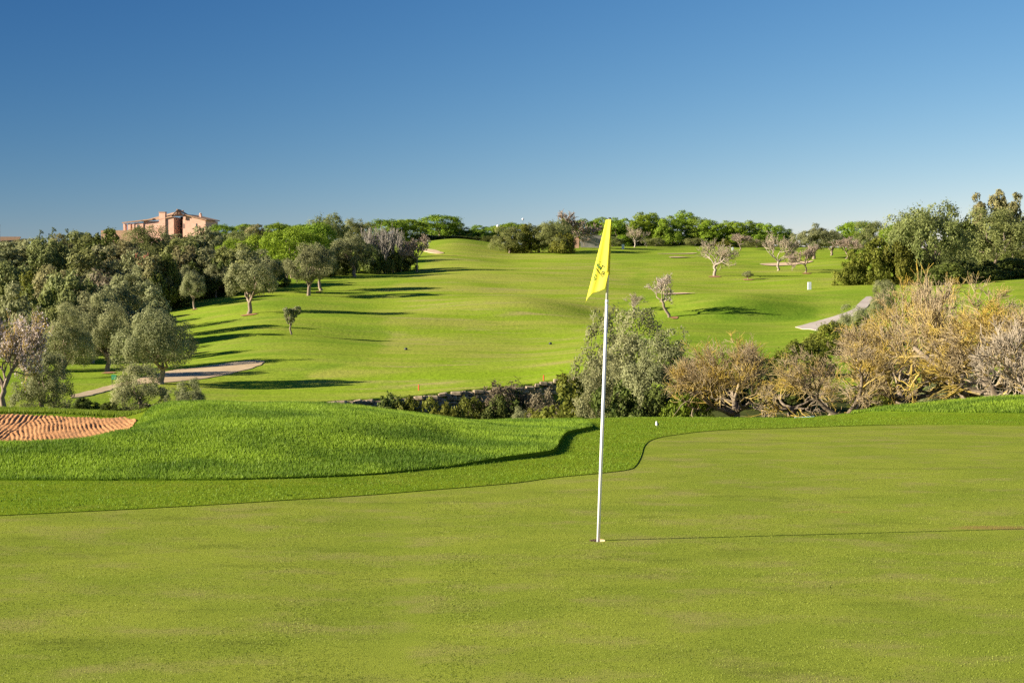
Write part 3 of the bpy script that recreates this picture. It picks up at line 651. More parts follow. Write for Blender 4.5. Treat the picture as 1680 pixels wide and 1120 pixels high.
for i in range(3): make_tree(f'olive_big{i}', 115 + i, 'olive', 30000, .125, .45, lobes_tree(17 + i, .24, 1, (.15, .25)), .032, .15, clumps=12, width_m=4.6, height_m=4.8)
for i in range(4): make_tree(f'pine_full{i}', 150 + i, ('pine', 'pine_bright')[i % 2], 18000, .25, .6, lobes_bush(22 + i, (.15, .23), .78, .36), .025, .2, clumps=7, clump_r=.5, width_m=6.4, height_m=8, up=.4)
for i in range(5): make_tree(f'olive_mid{i}', 120 + i, 'olive', 22000, .175, .5, lobes_tree(15 + i, .36), .036, .17, clumps=9, width_m=5, height_m=5.4)
for i in range(6): make_tree(f'olive_far{i}', 140 + i, ('olive', 'mixed', 'olive_warm', 'olive', 'olive_warm', 'mixed')[i], 10000, .34, .55, lobes_tree(15, .10, 1, (.17, .29)), .03, .18, clumps=10, width_m=6, height_m=6.5)
for i in range(6): make_tree(f'pine{i}', 160 + i, ('pine', 'pine_bright')[i % 2], 14000, .36, .6, lobes_dome(22 + i, .42, (.13, .20)), .025, .3, clumps=6, clump_r=.55, width_m=8, height_m=9, up=.5)
for i in range(2): make_tree(f'umbrella{i}', 170 + i, 'pine_bright', 20000, .25, .55, lobes_dome(40, .5, (.09, .15)), .025, .35, clumps=6, clump_r=.55, width_m=9, height_m=6, up=.5)
for i in range(4): make_tree(f'lentisk{i}', 180 + i, 'lentisk', 15000, .17, .6, lobes_bush(18, (.15, .27), 1.1), 0, clumps=11, width_m=4, height_m=3)
for i in range(3): make_tree(f'evergreen{i}', 190 + i, 'evergreen', 12000, .19, .6, lobes_bush(16, (.16, .28)), 0, clumps=9, width_m=4, height_m=3.4)
for i in range(3): make_tree(f'mixed{i}', 200 + i, 'mixed', 32000, .215, .55, lobes_tree(20, .06, 1, (.16, .28)), .025, .2, clumps=9, width_m=8, height_m=8.5)
make_tree('fresh0', 210, 'fresh', 5000, .13, .6, lobes_bush(10), 0, width_m=2.4, height_m=1.6)
for i in range(2): make_tree(f'dry{i}', 214 + i, 'dry', 5000, .16, .25, lobes_bush(10), 0, width_m=2.4, height_m=1.6)
make_tree('vase0', 216, 'olive', 6000, .12, .45, lobes_vase(14), .035, .30, clumps=7, width_m=1.8, height_m=2.2)
make_tree('spire0', 220, 'evergreen', 3000, .24, .5, lobes_spire(12), .03, .15, width_m=3, height_m=5)
for i in range(2): make_tree(f'gum{i}', 224 + i, 'olive_warm', 5000, .4, .45, lobes_col(13), .02, .3, clumps=6, clump_r=.55, width_m=5, height_m=9, keep=.2)

def bare_tree(key, seed, counts, width_m, height_m, trunk_h=.18, trunk_r=.2, mats=('lichen_bark', 'lichen_branch', 'twig'), upb=.35, lean=(0, 0), sides=(8, 5, 3), twig_r=.007, droop=0.0, nlimb=4, petals=0, spreadk=1.0, clear=0):
    r = np.random.default_rng(seed)
    P, Rr = limb((0, 0, -.3), (lean[0], lean[1], trunk_h * height_m), trunk_r * 1.25, trunk_r * .85, r, 6, .05)
    levels = [(P, Rr)]; cur, cr = P, Rr; ln = .46 * max(width_m, height_m)
    for lv, nch in enumerate(counts):
        B, K, _ = cur.shape; n = B * nch; pi = np.repeat(np.arange(B), nch)
        t = r.uniform(.38 if lv else .8, 1.0, n) if lv else r.uniform(.82, 1.0, n)
        f = t * (K - 1); i0 = np.minimum(f.astype(int), K - 2); a = (f - i0)[:, None]
        st = cur[pi, i0] * (1 - a) + cur[pi, i0 + 1] * a; tg = unit(cur[pi, i0 + 1] - cur[pi, i0]); r0 = (cr[pi, i0] * (1 - a[:, 0]) + cr[pi, i0 + 1] * a[:, 0])
        side = unit(np.cross(tg, unit(r.normal(size=(n, 3)))))
        if lv == 0:
            ang = np.arange(n) * 6.283 / n + r.uniform(-.4, .4, n); side = np.stack([np.cos(ang), np.sin(ang), np.zeros(n)], -1); d = unit(side * 1.0 * spreadk + np.array([0, 0, .62]) + tg * .2)
        else:
            out = st - np.array([0, 0, .3 * height_m]); d = unit(tg * .75 + side * .75 + unit(out) * .28 + np.array([0, 0, upb * .5 - droop * (lv > 2)]))
        Kn = (6, 5, 5, 4, 3, 3)[min(lv, 5)]; le = ln * r.uniform(.55, 1.15, n); pts = [st]; dd = d
        for k in range(Kn - 1):
            dd = unit(dd + r.normal(size=(n, 3)) * .24 + np.array([0, 0, upb * .16 * (1 if lv < 4 else 1.5)])); pts.append(pts[-1] + dd * (le / (Kn - 1))[:, None])
        cur = np.stack(pts, 1)
        if clear and lv >= 3:
            ok = (cur[:, 0, 2] > clear * height_m * (.8 + .4 * r.random(n))); cur = cur[ok]; r0 = r0[ok]
        rs = np.maximum(r0 * (.66 if lv else .62), twig_r * (2.2 if lv < len(counts) - 1 else 1.25)); re_ = np.maximum(rs * .45, twig_r)
        cr = rs[:, None] * (1 - np.linspace(0, 1, Kn)) + re_[:, None] * np.linspace(0, 1, Kn); levels.append((cur, cr)); ln *= (.66, .60, .60, .62, .6, .6)[min(lv, 5)]
    allp = np.vstack([q[0].reshape(-1, 3) for q in levels]); wx = np.percentile(allp[:, 0], 99.3) - np.percentile(allp[:, 0], .7); wy = np.percentile(allp[:, 1], 99.3) - np.percentile(allp[:, 1], .7); hz = np.percentile(allp[:, 2], 99.5)
    k = np.array([2 / (wx + wy), 2 / (wx + wy), 1 / hz]); ns = len(levels); grp = {'trunk': levels[:2], 'branches': levels[2:max(3, ns - 2)], 'twigs': levels[max(3, ns - 2):]}
    if len(counts) == 3: grp = {'trunk': levels[:3], 'twigs': levels[3:]}; mats = (mats[0], mats[2]); sides = (sides[0], sides[2])
    real = np.array([width_m, width_m, height_m]); parts = []
    for (nm, lv), mt, sd in zip(grp.items(), mats, sides):
        if not lv: continue
        # tubes are laid out at real size, so that radii stay round, then brought to unit size
        V, F = join([paths_mesh(p * k * real, q, sd) for p, q in lv]); me = np_mesh(nm, V / real, F, True); me.materials.append(M[mt]); parts.append((nm, me))
    if petals:
        tip = levels[-1][0].reshape(-1, 3) * k * real; C = tip[r.integers(0, len(tip), petals)] + r.normal(size=(petals, 3)) * .05
        V, F = leaf_quads(C, unit(r.normal(size=(petals, 3))), .075, .065, r); me = np_mesh('blossom', V / real, F); me.materials.append(M['petal']); parts.append(('blossom', me))
    store(key, parts, height_m / width_m)
for i in range(4): bare_tree(f'lichen{i}', 300 + i, [5, 6, 6, 6, 6], 5.4, 4.2, .16, .23, twig_r=.0066, upb=.2, spreadk=1.35, clear=.35)
bare_tree('pale0', 310, [5, 5, 5, 5, 4], 4.2, 3.6, .2, .12, ('pale_bark', 'twig', 'twig_pale'), .35, twig_r=.008)
bare_tree('blossom0', 312, [5, 5, 5, 5, 4], 3.6, 4.2, .25, .13, ('trunk', 'trunk', 'twig'), .5, petals=7000, twig_r=.007)
for i in range(3): bare_tree(f'almond{i}', 320 + i, [5, 5, 5, 5], 4.4, 4.4, .24, .16, ('pale_bark', 'pale_bark', 'twig_pale'), .45, twig_r=.016, sides=(7, 5, 3))
bare_tree('leaning0', 330, [4, 5, 5, 5], 2.7, 4.1, .5, .13, ('trunk', 'pale_bark', 'twig_pale'), .4, lean=(-1.0, 0), twig_r=.014, petals=1500, sides=(7, 5, 3))
for i in range(2): bare_tree(f'brown{i}', 334 + i, [5, 6, 6, 6], 4.4, 4.6, .36, .12, ('trunk', 'twig_pink', 'twig_pink'), .45, twig_r=.020, sides=(6, 4, 3))
for i in range(2): bare_tree(f'poplar{i}', 338 + i, [6, 5, 5], 2.6, 6.5, .15, .10, ('twig_grey', 'twig_grey', 'twig_grey'), 1.3, twig_r=.028, sides=(5, 4, 3), spreadk=.35)

# ------------------------------------------------------------------ planting
SEEN = {}
def plant(key, name, c, base, top, wpx, label, group=None, rot=None, cat='tree', dz=0.0):
    """base: ('r', row) to stand where that line of sight meets the land, or a distance in metres"""
    p = hit(c, base[1], base[2] if len(base) > 2 else 56) if isinstance(base, tuple) else Vector((col2u(c) * base, base, H(col2u(c) * base, base)))
    Y = p.y; zt = at(c, top, Y).z; h = max(.3, zt - p.z); w = max(wpx / FPX * Y, h / (NAT[key] * 1.3))
    k = SEEN.get(key, 0); SEEN[key] = k + 1; r = random.Random(hash_(label) + k)
    e = empty(name, (p.x, p.y, p.z + dz)); e.rotation_euler = (0, 0, r.uniform(0, 6.283) if rot is None else rot); e.scale = (w, w, h)
    for nm, me in PROTO[key]: link(nm, me, None, e)
    tag(e, label, cat, group); return e
def hash_(s): return sum((i + 1) * ord(ch) for i, ch in enumerate(s)) % 100003
def ordn(i): return ['first', 'second', 'third', 'fourth', 'fifth', 'sixth', 'seventh', 'eighth', 'ninth', 'tenth', 'eleventh', 'twelfth', 'thirteenth', 'fourteenth', 'fifteenth', 'sixteenth', 'seventeenth', 'eighteenth', 'nineteenth', 'twentieth', 'twenty-first', 'twenty-second', 'twenty-third', 'twenty-fourth', 'twenty-fifth', 'twenty-sixth', 'twenty-seventh', 'twenty-eighth'][i]
def row(items, desc, where, group, name, cat='tree', widen=1.0):
    """items: (key, column, distance, top row, width px); labelled by their order from the left"""
    items = sorted(items, key=lambda q: q[1])
    for i, (key, c, base, top, w) in enumerate(items):
        plant(key, name, c, base, top, w * widen, f'{desc}, {ordn(i)} from the left {where}', group, cat=cat)

# -- olives standing free on the left slope
G1 = 'olive trees standing free on the left slope'
plant('olive_mid0', 'olive_tree', 408, ('r', 515), 413, 88, 'olive tree with low forked pale trunk, largest above the small sapling', G1, rot=.4)
plant('olive_mid1', 'olive_tree', 506, ('r', 485), 400, 72, 'grey-green olive tree, left of the close pair at the fairway edge', G1)
plant('olive_mid2', 'olive_tree', 526, ('r', 477), 400, 62, 'darker olive tree, right of the close pair at the fairway edge', G1)
plant('olive_mid3', 'olive_tree', 581, ('r', 454), 383, 70, 'olive tree highest on the slope, between the pair and the bare tree', G1)
plant('vase0', 'olive_sapling', 477, ('r', 549), 503, 38, 'small olive sapling alone on the lit left slope', G1)
plant('olive_mid1', 'olive_tree', 277, ('r', 506), 438, 56, 'olive tree at the grove edge, left of the twin slim trunks', G1, rot=2)
plant('olive_mid2', 'olive_tree', 319, ('r', 507), 447, 40, 'slim olive tree at the grove edge with a single pale trunk', G1, rot=4)
plant('olive_mid3', 'olive_tree', 306, ('r', 497), 436, 40, 'olive tree just behind the slim single-trunk olive', G1, rot=1)
plant('olive_mid4', 'olive_tree', 355, ('r', 488), 434, 44, 'olive tree with pale trunk left of the low-forked olive', G1, rot=3)
plant('olive_mid0', 'olive_tree', 442, ('r', 480), 420, 40, 'olive tree half hidden right behind the low-forked olive', G1, rot=5)
plant('olive_mid2', 'olive_tree', 470, ('r', 463), 424, 28, 'small dark olive tree between the low-forked olive and the pair', G1, rot=2.2)
plant('brown0', 'bare_tree', 684, ('r', 446), 386, 46, 'pinkish bare tree with dark trunk at the top of the fairway', rot=1)
# -- lower left
G2 = 'trees and bushes at the lower left'
plant('olive_big0', 'olive_tree', 263, ('r', 630), 504, 130, 'big olive tree beside the dirt track, lowest on the left slope', G2, rot=.5)
plant('olive_big1', 'olive_tree', 176, ('r', 609), 474, 88, 'shaded olive tree just behind the green sign', G2, rot=2.5)
plant('olive_big2', 'olive_tree', 104, ('r', 622), 498, 96, 'broad olive tree behind the blossoming almond', G2, rot=1)
plant('olive_near3', 'olive_bush', 72, 59, 577, 112, 'large round olive bush beside the blossoming almond', G2, cat='bush', rot=.3)
plant('olive_near1', 'olive_bush', 232, 63, 597, 92, 'pointed olive bush at the mound edge, taller of the two', G2, cat='bush', rot=4)
plant('olive_near0', 'olive_bush', 303, 62, 621, 76, 'low dark olive bush at the mound edge, right of the taller', G2, cat='bush', rot=1.8)
plant('evergreen0', 'low_shrub', 140, 61, 652, 50, 'low dark shrub between the round and pointed olive bushes', G2, cat='shrub')
plant('evergreen1', 'low_shrub', 178, 62, 660, 40, 'low dark shrub left of the pointed olive bush', G2, cat='shrub')
plant('blossom0', 'almond_tree', 4, 55, 500, 112, 'almond tree in pale pink blossom at the left edge', rot=2)
# -- the grove on the left hillside
W3 = 'in the lower rank of the left grove'
row([('olive_far0', 18, 102, 468, 58), ('evergreen2', 62, 108, 474, 42), ('olive_far1', 118, 112, 448, 70), ('olive_mid1', 150, 100, 480, 60), ('olive_far3', 168, 112, 470, 62), ('olive_mid0', 212, 118, 438, 62),
     ('olive_far0', 246, 112, 474, 56), ('olive_far1', 85, 100, 500, 64), ('olive_far3', 40, 92, 520, 60)], 'grey-green olive tree', W3, 'lower rank of the left olive grove', 'olive_tree', widen=1.45)
row([('olive_far2', 84, 135, 437, 42), ('olive_far1', 22, 150, 432, 60), ('lentisk0', 50, 140, 448, 70), ('olive_far5', 130, 150, 410, 72), ('olive_far0', 172, 150, 404, 76), ('olive_far3', 212, 155, 412, 70), ('dry0', 162, 128, 446, 36),
     ('olive_far4', 250, 150, 420, 60), ('evergreen0', 268, 150, 420, 60), ('olive_far2', 300, 160, 405, 60), ('evergreen1', 322, 158, 422, 56), ('olive_far0', 345, 160, 408, 66), ('olive_far1', 384, 165, 402, 60), ('evergreen2', 372, 158, 428, 50),
     ('olive_far3', 420, 168, 410, 60), ('evergreen0', 442, 166, 432, 46), ('olive_far4', 110, 140, 445, 60)], 'grey-green or dark tree', 'in the middle rank of the left grove', 'middle rank of the left grove', 'grove_tree', widen=1.35)
row([('olive_far0', 12, 205, 398, 60), ('olive_far3', 45, 210, 392, 60), ('olive_far1', 80, 205, 392, 56), ('olive_far2', 100, 220, 385, 44), ('olive_far5', 132, 215, 386, 56), ('evergreen1', 168, 215, 376, 58), ('olive_far4', 205, 205, 394, 56), ('mixed0', 240, 212, 371, 66),
     ('olive_far0', 275, 215, 384, 50), ('olive_far1', 305, 205, 390, 58), ('olive_far3', 330, 215, 373, 68), ('olive_far5', 360, 220, 381, 50), ('mixed1', 395, 225, 380, 56)], 'tree', 'in the upper rank of the left grove', 'upper rank of the left grove', 'grove_tree', widen=1.25)
row([('spire0', 68, 245, 378, 16), ('spire0', 88, 245, 374, 18), ('spire0', 109, 245, 376, 16)], 'small dark pointed conifer', 'of three on the left skyline', 'pointed conifers on the left skyline', 'conifer')
row([('olive_far2', 5, 250, 396, 46), ('olive_far4', 35, 250, 392, 44), ('olive_far1', 130, 255, 380, 48), ('olive_far0', 290, 262, 384, 40), ('pine0', 365, 275, 368, 34), ('olive_far5', 392, 270, 372, 44), ('pine2', 404, 280, 368, 36), ('olive_far2', 425, 265, 369, 46),
     ('pine4', 455, 285, 366, 36), ('pine1', 478, 285, 370, 34), ('pine3', 498, 280, 368, 34)], 'skyline tree', 'between brown roof and tallest crest tree', 'trees on the left skyline', 'skyline_tree', widen=1.2)
G5 = 'umbrella pines on the left slope'
plant('umbrella0', 'umbrella_pine', 480, 182, 374, 112, 'widest bright green umbrella pine, above the olive pair', G5, rot=1)
plant('umbrella1', 'umbrella_pine', 428, 196, 386, 84, 'bright green umbrella pine left of the widest one', G5, rot=2)
plant('umbrella0', 'umbrella_pine', 388, 190, 392, 62, 'small flat umbrella pine above the low-forked olive', G5, rot=3)
plant('umbrella1', 'umbrella_pine', 512, 200, 366, 76, 'bright umbrella pine right behind the widest one', G5, rot=4)
plant('mixed1', 'tall_tree', 543, 225, 351, 76, 'tallest grey-green tree on the left crest', rot=2)
plant('mixed2', 'tall_tree', 590, 240, 359, 66, 'grey-green crest tree right of the tallest', rot=1)
row([('evergreen0', 560, 190, 402, 60), ('evergreen1', 606, 196, 398, 52), ('evergreen2', 640, 200, 398, 50), ('evergreen0', 668, 205, 400, 40), ('evergreen1', 532, 185, 410, 56), ('evergreen2', 622, 205, 392, 60)],
    'dark shrub', 'in the shade below the crest pines', 'dark shrubs below the crest pines', 'dark_shrub', 'shrub')
row([('poplar0', 606, 198, 374, 22), ('poplar1', 618, 199, 372, 22), ('poplar0', 632, 198, 375, 24), ('poplar1', 645, 200, 373, 22), ('poplar0', 658, 202, 378, 20)], 'upright bare grey tree', 'in the cluster before the crest pines', 'bare grey trees before the crest pines', 'bare_tree')
# -- the crest
row([('pine0', 636, 300, 360, 56), ('pine2', 668, 305, 360, 52), ('pine1', 722, 320, 353, 56), ('pine3', 700, 330, 366, 46), ('pine_full2', 752, 325, 364, 46), ('pine_full0', 782, 330, 370, 46), ('pine_full2', 808, 325, 371, 44), ('pine3', 838, 322, 366, 52)],
    'rounded pine', 'along the crest left of the hedge', 'crest pines left of the hedge', 'pine_tree', widen=1.2)
row([('evergreen1', 700, 306, 385, 60), ('evergreen2', 740, 308, 386, 60), ('evergreen0', 775, 310, 388, 56), ('evergreen1', 808, 305, 387, 48)], 'dark shrub', 'under the crest pines left of the hedge', 'dark shrubs under the crest pines', 'dark_shrub', 'shrub')
row([('mixed0', 836, 262, 372, 60), ('lentisk1', 858, 263, 368, 64), ('mixed2', 884, 264, 365, 70), ('mixed0', 908, 262, 370, 60), ('mixed1', 918, 274, 360, 56), ('lentisk3', 924, 260, 382, 50)], 'yellow-green bush', 'of the clipped hedge on the crest', 'hedge bushes on the crest', 'hedge_bush', 'bush')
row([('pine_full1', 962, 320, 360, 48), ('pine_full3', 985, 322, 357, 50), ('pine_full1', 1010, 315, 358, 44), ('pine_full0', 1030, 325, 359, 44), ('pine_full1', 1050, 315, 350, 50), ('pine_full3', 1074, 318, 350, 50), ('pine_full2', 1096, 312, 356, 44), ('pine_full1', 1118, 320, 347, 52), ('pine_full2', 1145, 315, 356, 46),
     ('pine_full3', 1166, 312, 362, 44), ('pine_full1', 1186, 316, 363, 42), ('pine_full3', 1206, 312, 364, 44), ('pine_full1', 1232, 315, 363, 48), ('pine_full0', 1258, 312, 367, 48), ('pine_full3', 1280, 320, 370, 40)], 'bright rounded pine', 'in the crest row by the flag', 'crest pines behind the flag', 'pine_tree', widen=1.38)
row([('mixed0', 1005, 305, 388, 40), ('mixed1', 1075, 306, 390, 40), ('mixed2', 1140, 306, 390, 40), ('lentisk0', 1190, 304, 392, 40), ('mixed0', 1240, 302, 393, 44), ('evergreen2', 1292, 290, 393, 40)], 'low shrub', 'under the crest row behind the flag', 'low shrubs under the crest row', 'low_shrub', 'shrub')
plant('brown1', 'bare_tree', 938, 282, 349, 74, 'wide bare greyish tree on the crest left of the flag', rot=2)
plant('almond0', 'bare_tree', 1042, ('r', 406), 368, 34, 'small bare pale-trunked tree on the crest right of the flag', rot=2)
plant('brown0', 'bare_tree', 1214, ('r', 411), 383, 38, 'bare pinkish tree below the right end of the crest pines', rot=3)
# -- the right of the fairway
plant('almond1', 'almond_tree', 1173, ('r', 453), 393, 64, 'large pale bare almond tree alone on the right fairway', rot=.6)
plant('almond2', 'bare_tree', 1277, ('r', 444), 381, 50, 'bare tree before the pale bunker, left of two', rot=1)
plant('brown1', 'bare_tree', 1322, ('r', 448), 402, 46, 'bare tree before the pale bunker, right of two', rot=4)
plant('leaning0', 'almond_tree', 1098, ('r', 521), 450, 46, 'leaning almond tree with thin blossom above the big olive bush', rot=0)
plant('almond2', 'bare_tree', 1040, ('r', 512), 480, 34, 'faint leafless tree left of the leaning almond', rot=2.4)
plant('olive_mid1', 'round_shrub', 1227, ('r', 459), 444, 19, 'single small shrub on the right fairway', cat='shrub')
plant('olive_mid0', 'olive_tree', 1335, 232, 368, 66, 'round olive tree behind the pale bunker', rot=1)
plant('olive_mid2', 'olive_tree', 1362, 240, 378, 46, 'dark olive tree right of the round one behind the bunker', rot=2)
plant('brown0', 'bare_tree', 1388, 228, 388, 52, 'pinkish bare tree at the left of the right-hand wood', rot=2)
G8 = 'trees of the right-hand wood'
plant('pine1', 'pine_tree', 1405, 262, 364, 66, 'bright green pine behind the pinkish bare tree', G8)
plant('mixed0', 'wood_tree', 1430, 245, 363, 64, 'grey-green tree between the bright pine and the tall wood', G8)
plant('pine5', 'pine_tree', 1470, 240, 368, 56, 'green pine left behind the big round wood tree', G8)
plant('lentisk0', 'lentisk_bush', 1395, ('r', 467), 412, 56, 'dark yellow-green bush, leftmost at the wood edge', G8, cat='bush')
plant('lentisk1', 'lentisk_bush', 1432, ('r', 466), 392, 82, 'tall dark yellow-green bush in the middle of the wood edge', G8, cat='bush')
plant('lentisk2', 'lentisk_bush', 1474, ('r', 466), 396, 60, 'dark yellow-green bush right at the wood edge', G8, cat='bush')
plant('mixed1', 'wood_tree', 1532, 172, 333, 132, 'biggest round grey-green tree of the right-hand wood', G8, rot=1)
plant('mixed2', 'wood_tree', 1500, 180, 350, 72, 'grey-green tree at the left shoulder of the biggest one', G8)
plant('mixed0', 'wood_tree', 1634, 188, 342, 116, 'broad pale green tree at the right edge of the wood', G8, rot=3)
plant('mixed1', 'wood_tree', 1688, 190, 352, 90, 'green tree cut off by the right picture edge', G8, rot=5)
plant('evergreen0', 'wood_tree', 1590, 196, 362, 60, 'dark tree in the gap between the two broad wood trees', G8)
plant('evergreen2', 'wood_tree', 1566, 204, 372, 110, 'dark tree deep behind the biggest round wood tree', G8)
row([('gum0', 1606, 222, 318, 34), ('gum1', 1636, 222, 312, 40), ('gum0', 1660, 225, 317, 30)], 'tall thin-leaved tree', 'of three above the right wood', 'tall thin-leaved trees above the wood', 'gum_tree')
row([('evergreen1', 1545, 166, 432, 90), ('evergreen2', 1600, 172, 428, 90), ('evergreen0', 1650, 176, 424, 90), ('evergreen1', 1700, 178, 420, 80)], 'dark shrub', 'in the shade under the right wood', 'dark shrubs under the right wood', 'dark_shrub', 'shrub')
plant('olive_near2', 'olive_bush', 1448, 128, 460, 50, 'grey olive bush at the top of the cart path', cat='bush')
plant('olive_near0', 'olive_bush', 1402, 105, 500, 62, 'grey olive bush covering the lower bend of the cart path', cat='bush')
plant('lentisk3', 'lentisk_bush', 1362, 88, 528, 92, 'yellow-green bush below the cart path', cat='bush')
plant('evergreen1', 'dark_shrub', 1425, 92, 520, 60, 'dark shrub right of the yellow-green bush below the path', cat='shrub')
# -- the gully in the middle
G9 = 'bushes in the gully behind the flag'
plant('olive_tall0', 'olive_tree', 1000, 57, 510, 140, 'tall grey olive bush right behind the flagstick', G9, cat='bush', rot=1)
plant('olive_tall1', 'olive_tree', 1046, 54, 508, 140, 'highest grey-green olive bush right of the flagstick', G9, cat='bush', rot=3)
plant('olive_tall2', 'olive_tree', 1092, 51, 542, 130, 'olive bush between the flagstick and the lichened tree', G9, cat='bush', rot=2)
plant('olive_tall3', 'olive_tree', 978, 52, 580, 100, 'lower grey olive bush left of the flagstick', G9, cat='bush', rot=5)
plant('lentisk0', 'lentisk_bush', 932, 47, 622, 96, 'ochre-green bush at the end of the stone wall', G9, cat='bush', rot=1)
plant('evergreen2', 'dark_shrub', 1020, 45, 636, 100, 'dark shrub at the foot of the olives behind the flagstick', G9, cat='shrub')
plant('evergreen0', 'dark_shrub', 1085, 46, 636, 90, 'dark green shrub below the olive by the lichened tree', G9, cat='shrub')
plant('fresh0', 'fresh_shrub', 1128, 43, 645, 54, 'bright yellow-green shrub left of the lichened trunk', G9, cat='shrub')
plant('evergreen1', 'dark_shrub', 1180, 52, 610, 130, 'dark shrub mass behind the left lichened tree', G9, cat='shrub')
plant('evergreen2', 'dark_shrub', 1285, 50, 612, 110, 'dark shrub in the gap between the two lichened trees', G9, cat='shrub')
plant('evergreen0', 'dark_shrub', 1240, 62, 585, 120, 'dark bush above the gap between the lichened trees', G9, cat='shrub')
plant('lentisk1', 'lentisk_bush', 1320, 72, 560, 110, 'yellow-green bush above the dark gap', G9, cat='bush')
plant('lentisk2', 'lentisk_bush', 1450, 48, 620, 120, 'green bush deep behind the middle lichened tree', G9, cat='bush')
plant('olive_near3', 'olive_bush', 1570, 52, 590, 140, 'olive bush deep behind the right lichened trees', G9, cat='bush')
plant('lentisk3', 'lentisk_bush', 1668, 46, 606, 110, 'green bush behind the rightmost trunks', G9, cat='bush')
GA = 'bare lichened trees at the right of the green'
plant('lichen0', 'lichened_tree', 1206, 43, 556, 226, 'bare yellow-lichened tree nearest the olive bushes', GA, rot=.5)
plant('lichen1', 'lichened_tree', 1388, 39, 560, 220, 'low bare lichened tree left of the leaning trunks', GA, rot=2)
plant('lichen2', 'lichened_tree', 1590, 41, 452, 300, 'tall bare lichened tree with leaning trunks', GA, rot=1)
plant('lichen3', 'lichened_tree', 1652, 37, 470, 270, 'bare lichened tree with dark forked trunk at the right', GA, rot=4)
plant('lichen0', 'lichened_tree', 1480, 46, 520, 250, 'dense bare lichened tree behind the leaning trunks', GA, rot=3)
plant('lichen1', 'lichened_tree', 1486, 60, 458, 220, 'bare lichened tree highest before the right wood', GA, rot=4)
plant('lichen2', 'lichened_tree', 1300, 47, 606, 160, 'pinkish bare tree low in the dark gap', GA, rot=5)
plant('pale0', 'bare_tree', 1700, 33, 520, 190, 'pale bare branches reaching in at the right edge', GA, rot=1)
# -- along the wall
row([('lentisk1', 586, 67, 664, 46), ('evergreen2', 625, 67.5, 647, 44), ('lentisk3', 664, 67, 652, 50), ('lentisk0', 700, 66.5, 654, 64), ('lentisk2', 738, 66.5, 662, 54), ('evergreen0', 812, 68, 650, 60), ('lentisk1', 775, 68, 652, 52), ('olive_near0', 858, 66, 668, 50), ('lentisk3', 880, 62, 672, 60), ('evergreen1', 845, 70, 640, 46)],
    'low shrub', 'along the foot of the stone wall', 'shrubs along the stone wall', 'wall_shrub', 'shrub')
row([('dry0', 805, 70, 628, 50), ('dry1', 833, 70.5, 626, 56), ('dry0', 905, 68, 640, 40)], 'dry brown shrub', 'hanging over the stone wall', 'dry shrubs at the stone wall', 'dry_shrub', 'shrub')

# ------------------------------------------------------------------ dry stone wall
def stone_wall():
    def wp(c): Y = wall_y(c); X = col2u(c) * Y; return Vector((X, Y, H(X, Y + .15)))
    root = empty('stone_wall', wp(560)); tag(root, 'old dry stone wall holding up the near edge of the fairway', 'wall'); o0 = root.location.copy()
    r = random.Random(5); var = []
    for k in range(10):
        bm = bmesh.new(); bmesh.ops.create_cube(bm, size=1.0)
        for v in bm.verts: v.co = Vector((v.co.x * r.uniform(.85, 1.08), v.co.y * r.uniform(.8, 1.1), v.co.z * r.uniform(.82, 1.08)))
        bmesh.ops.bevel(bm, geom=bm.edges[:], offset=.13, segments=1, affect='EDGES')
        for v in bm.verts: v.co += Vector((r.uniform(-.04, .04) for _ in range(3)))
        me = bpy.data.meshes.new('stone'); bm.to_mesh(me); bm.free(); me.materials.append(M['stone']); var.append(me)
    cols = np.linspace(508, 952, 45); base = [wp(c) for c in cols]
    core = MB()
    for a, b in zip(base[:-1], base[1:]):
        core.slab([(a.x - o0.x, a.y - o0.y, a.z - o0.z - 2.5), (b.x - o0.x, b.y - o0.y, b.z - o0.z - 2.5), (b.x - o0.x, b.y - o0.y, b.z - o0.z - .1), (a.x - o0.x, a.y - o0.y, a.z - o0.z - .1)], (0, .35, 0))
    core.build('wall_core', M['wall_core'], root)
    L = (base[-1] - base[0]).length; cnt = 0; z = 0.0
    for course in range(7):
        hgt = r.uniform(.20, .28); x = r.uniform(-.2, 0)
        while x < L and cnt < 299:
            w = r.uniform(.22, .66); t = min(max((x + w / 2) / L, 0), 1); f = t * (len(base) - 1); i = min(int(f), len(base) - 2); p = base[i].lerp(base[i + 1], f - i)
            q = bpy.data.objects.new('stone', r.choice(var)); COL.objects.link(q); q.parent = root
            q.location = p - o0 + Vector((0, -.06 + r.uniform(-.09, .09), (r.uniform(-.10, .03) if course == 0 else 0) - z - hgt / 2 + r.uniform(-.04, .04))); q.scale = (w * .95, .36, hgt * r.uniform(.75, 1.15)); q.rotation_euler = (r.uniform(-.1, .1), r.uniform(-.2, .2), .02 + r.uniform(-.15, .15))
            x += w; cnt += 1
        z += hgt
stone_wall()

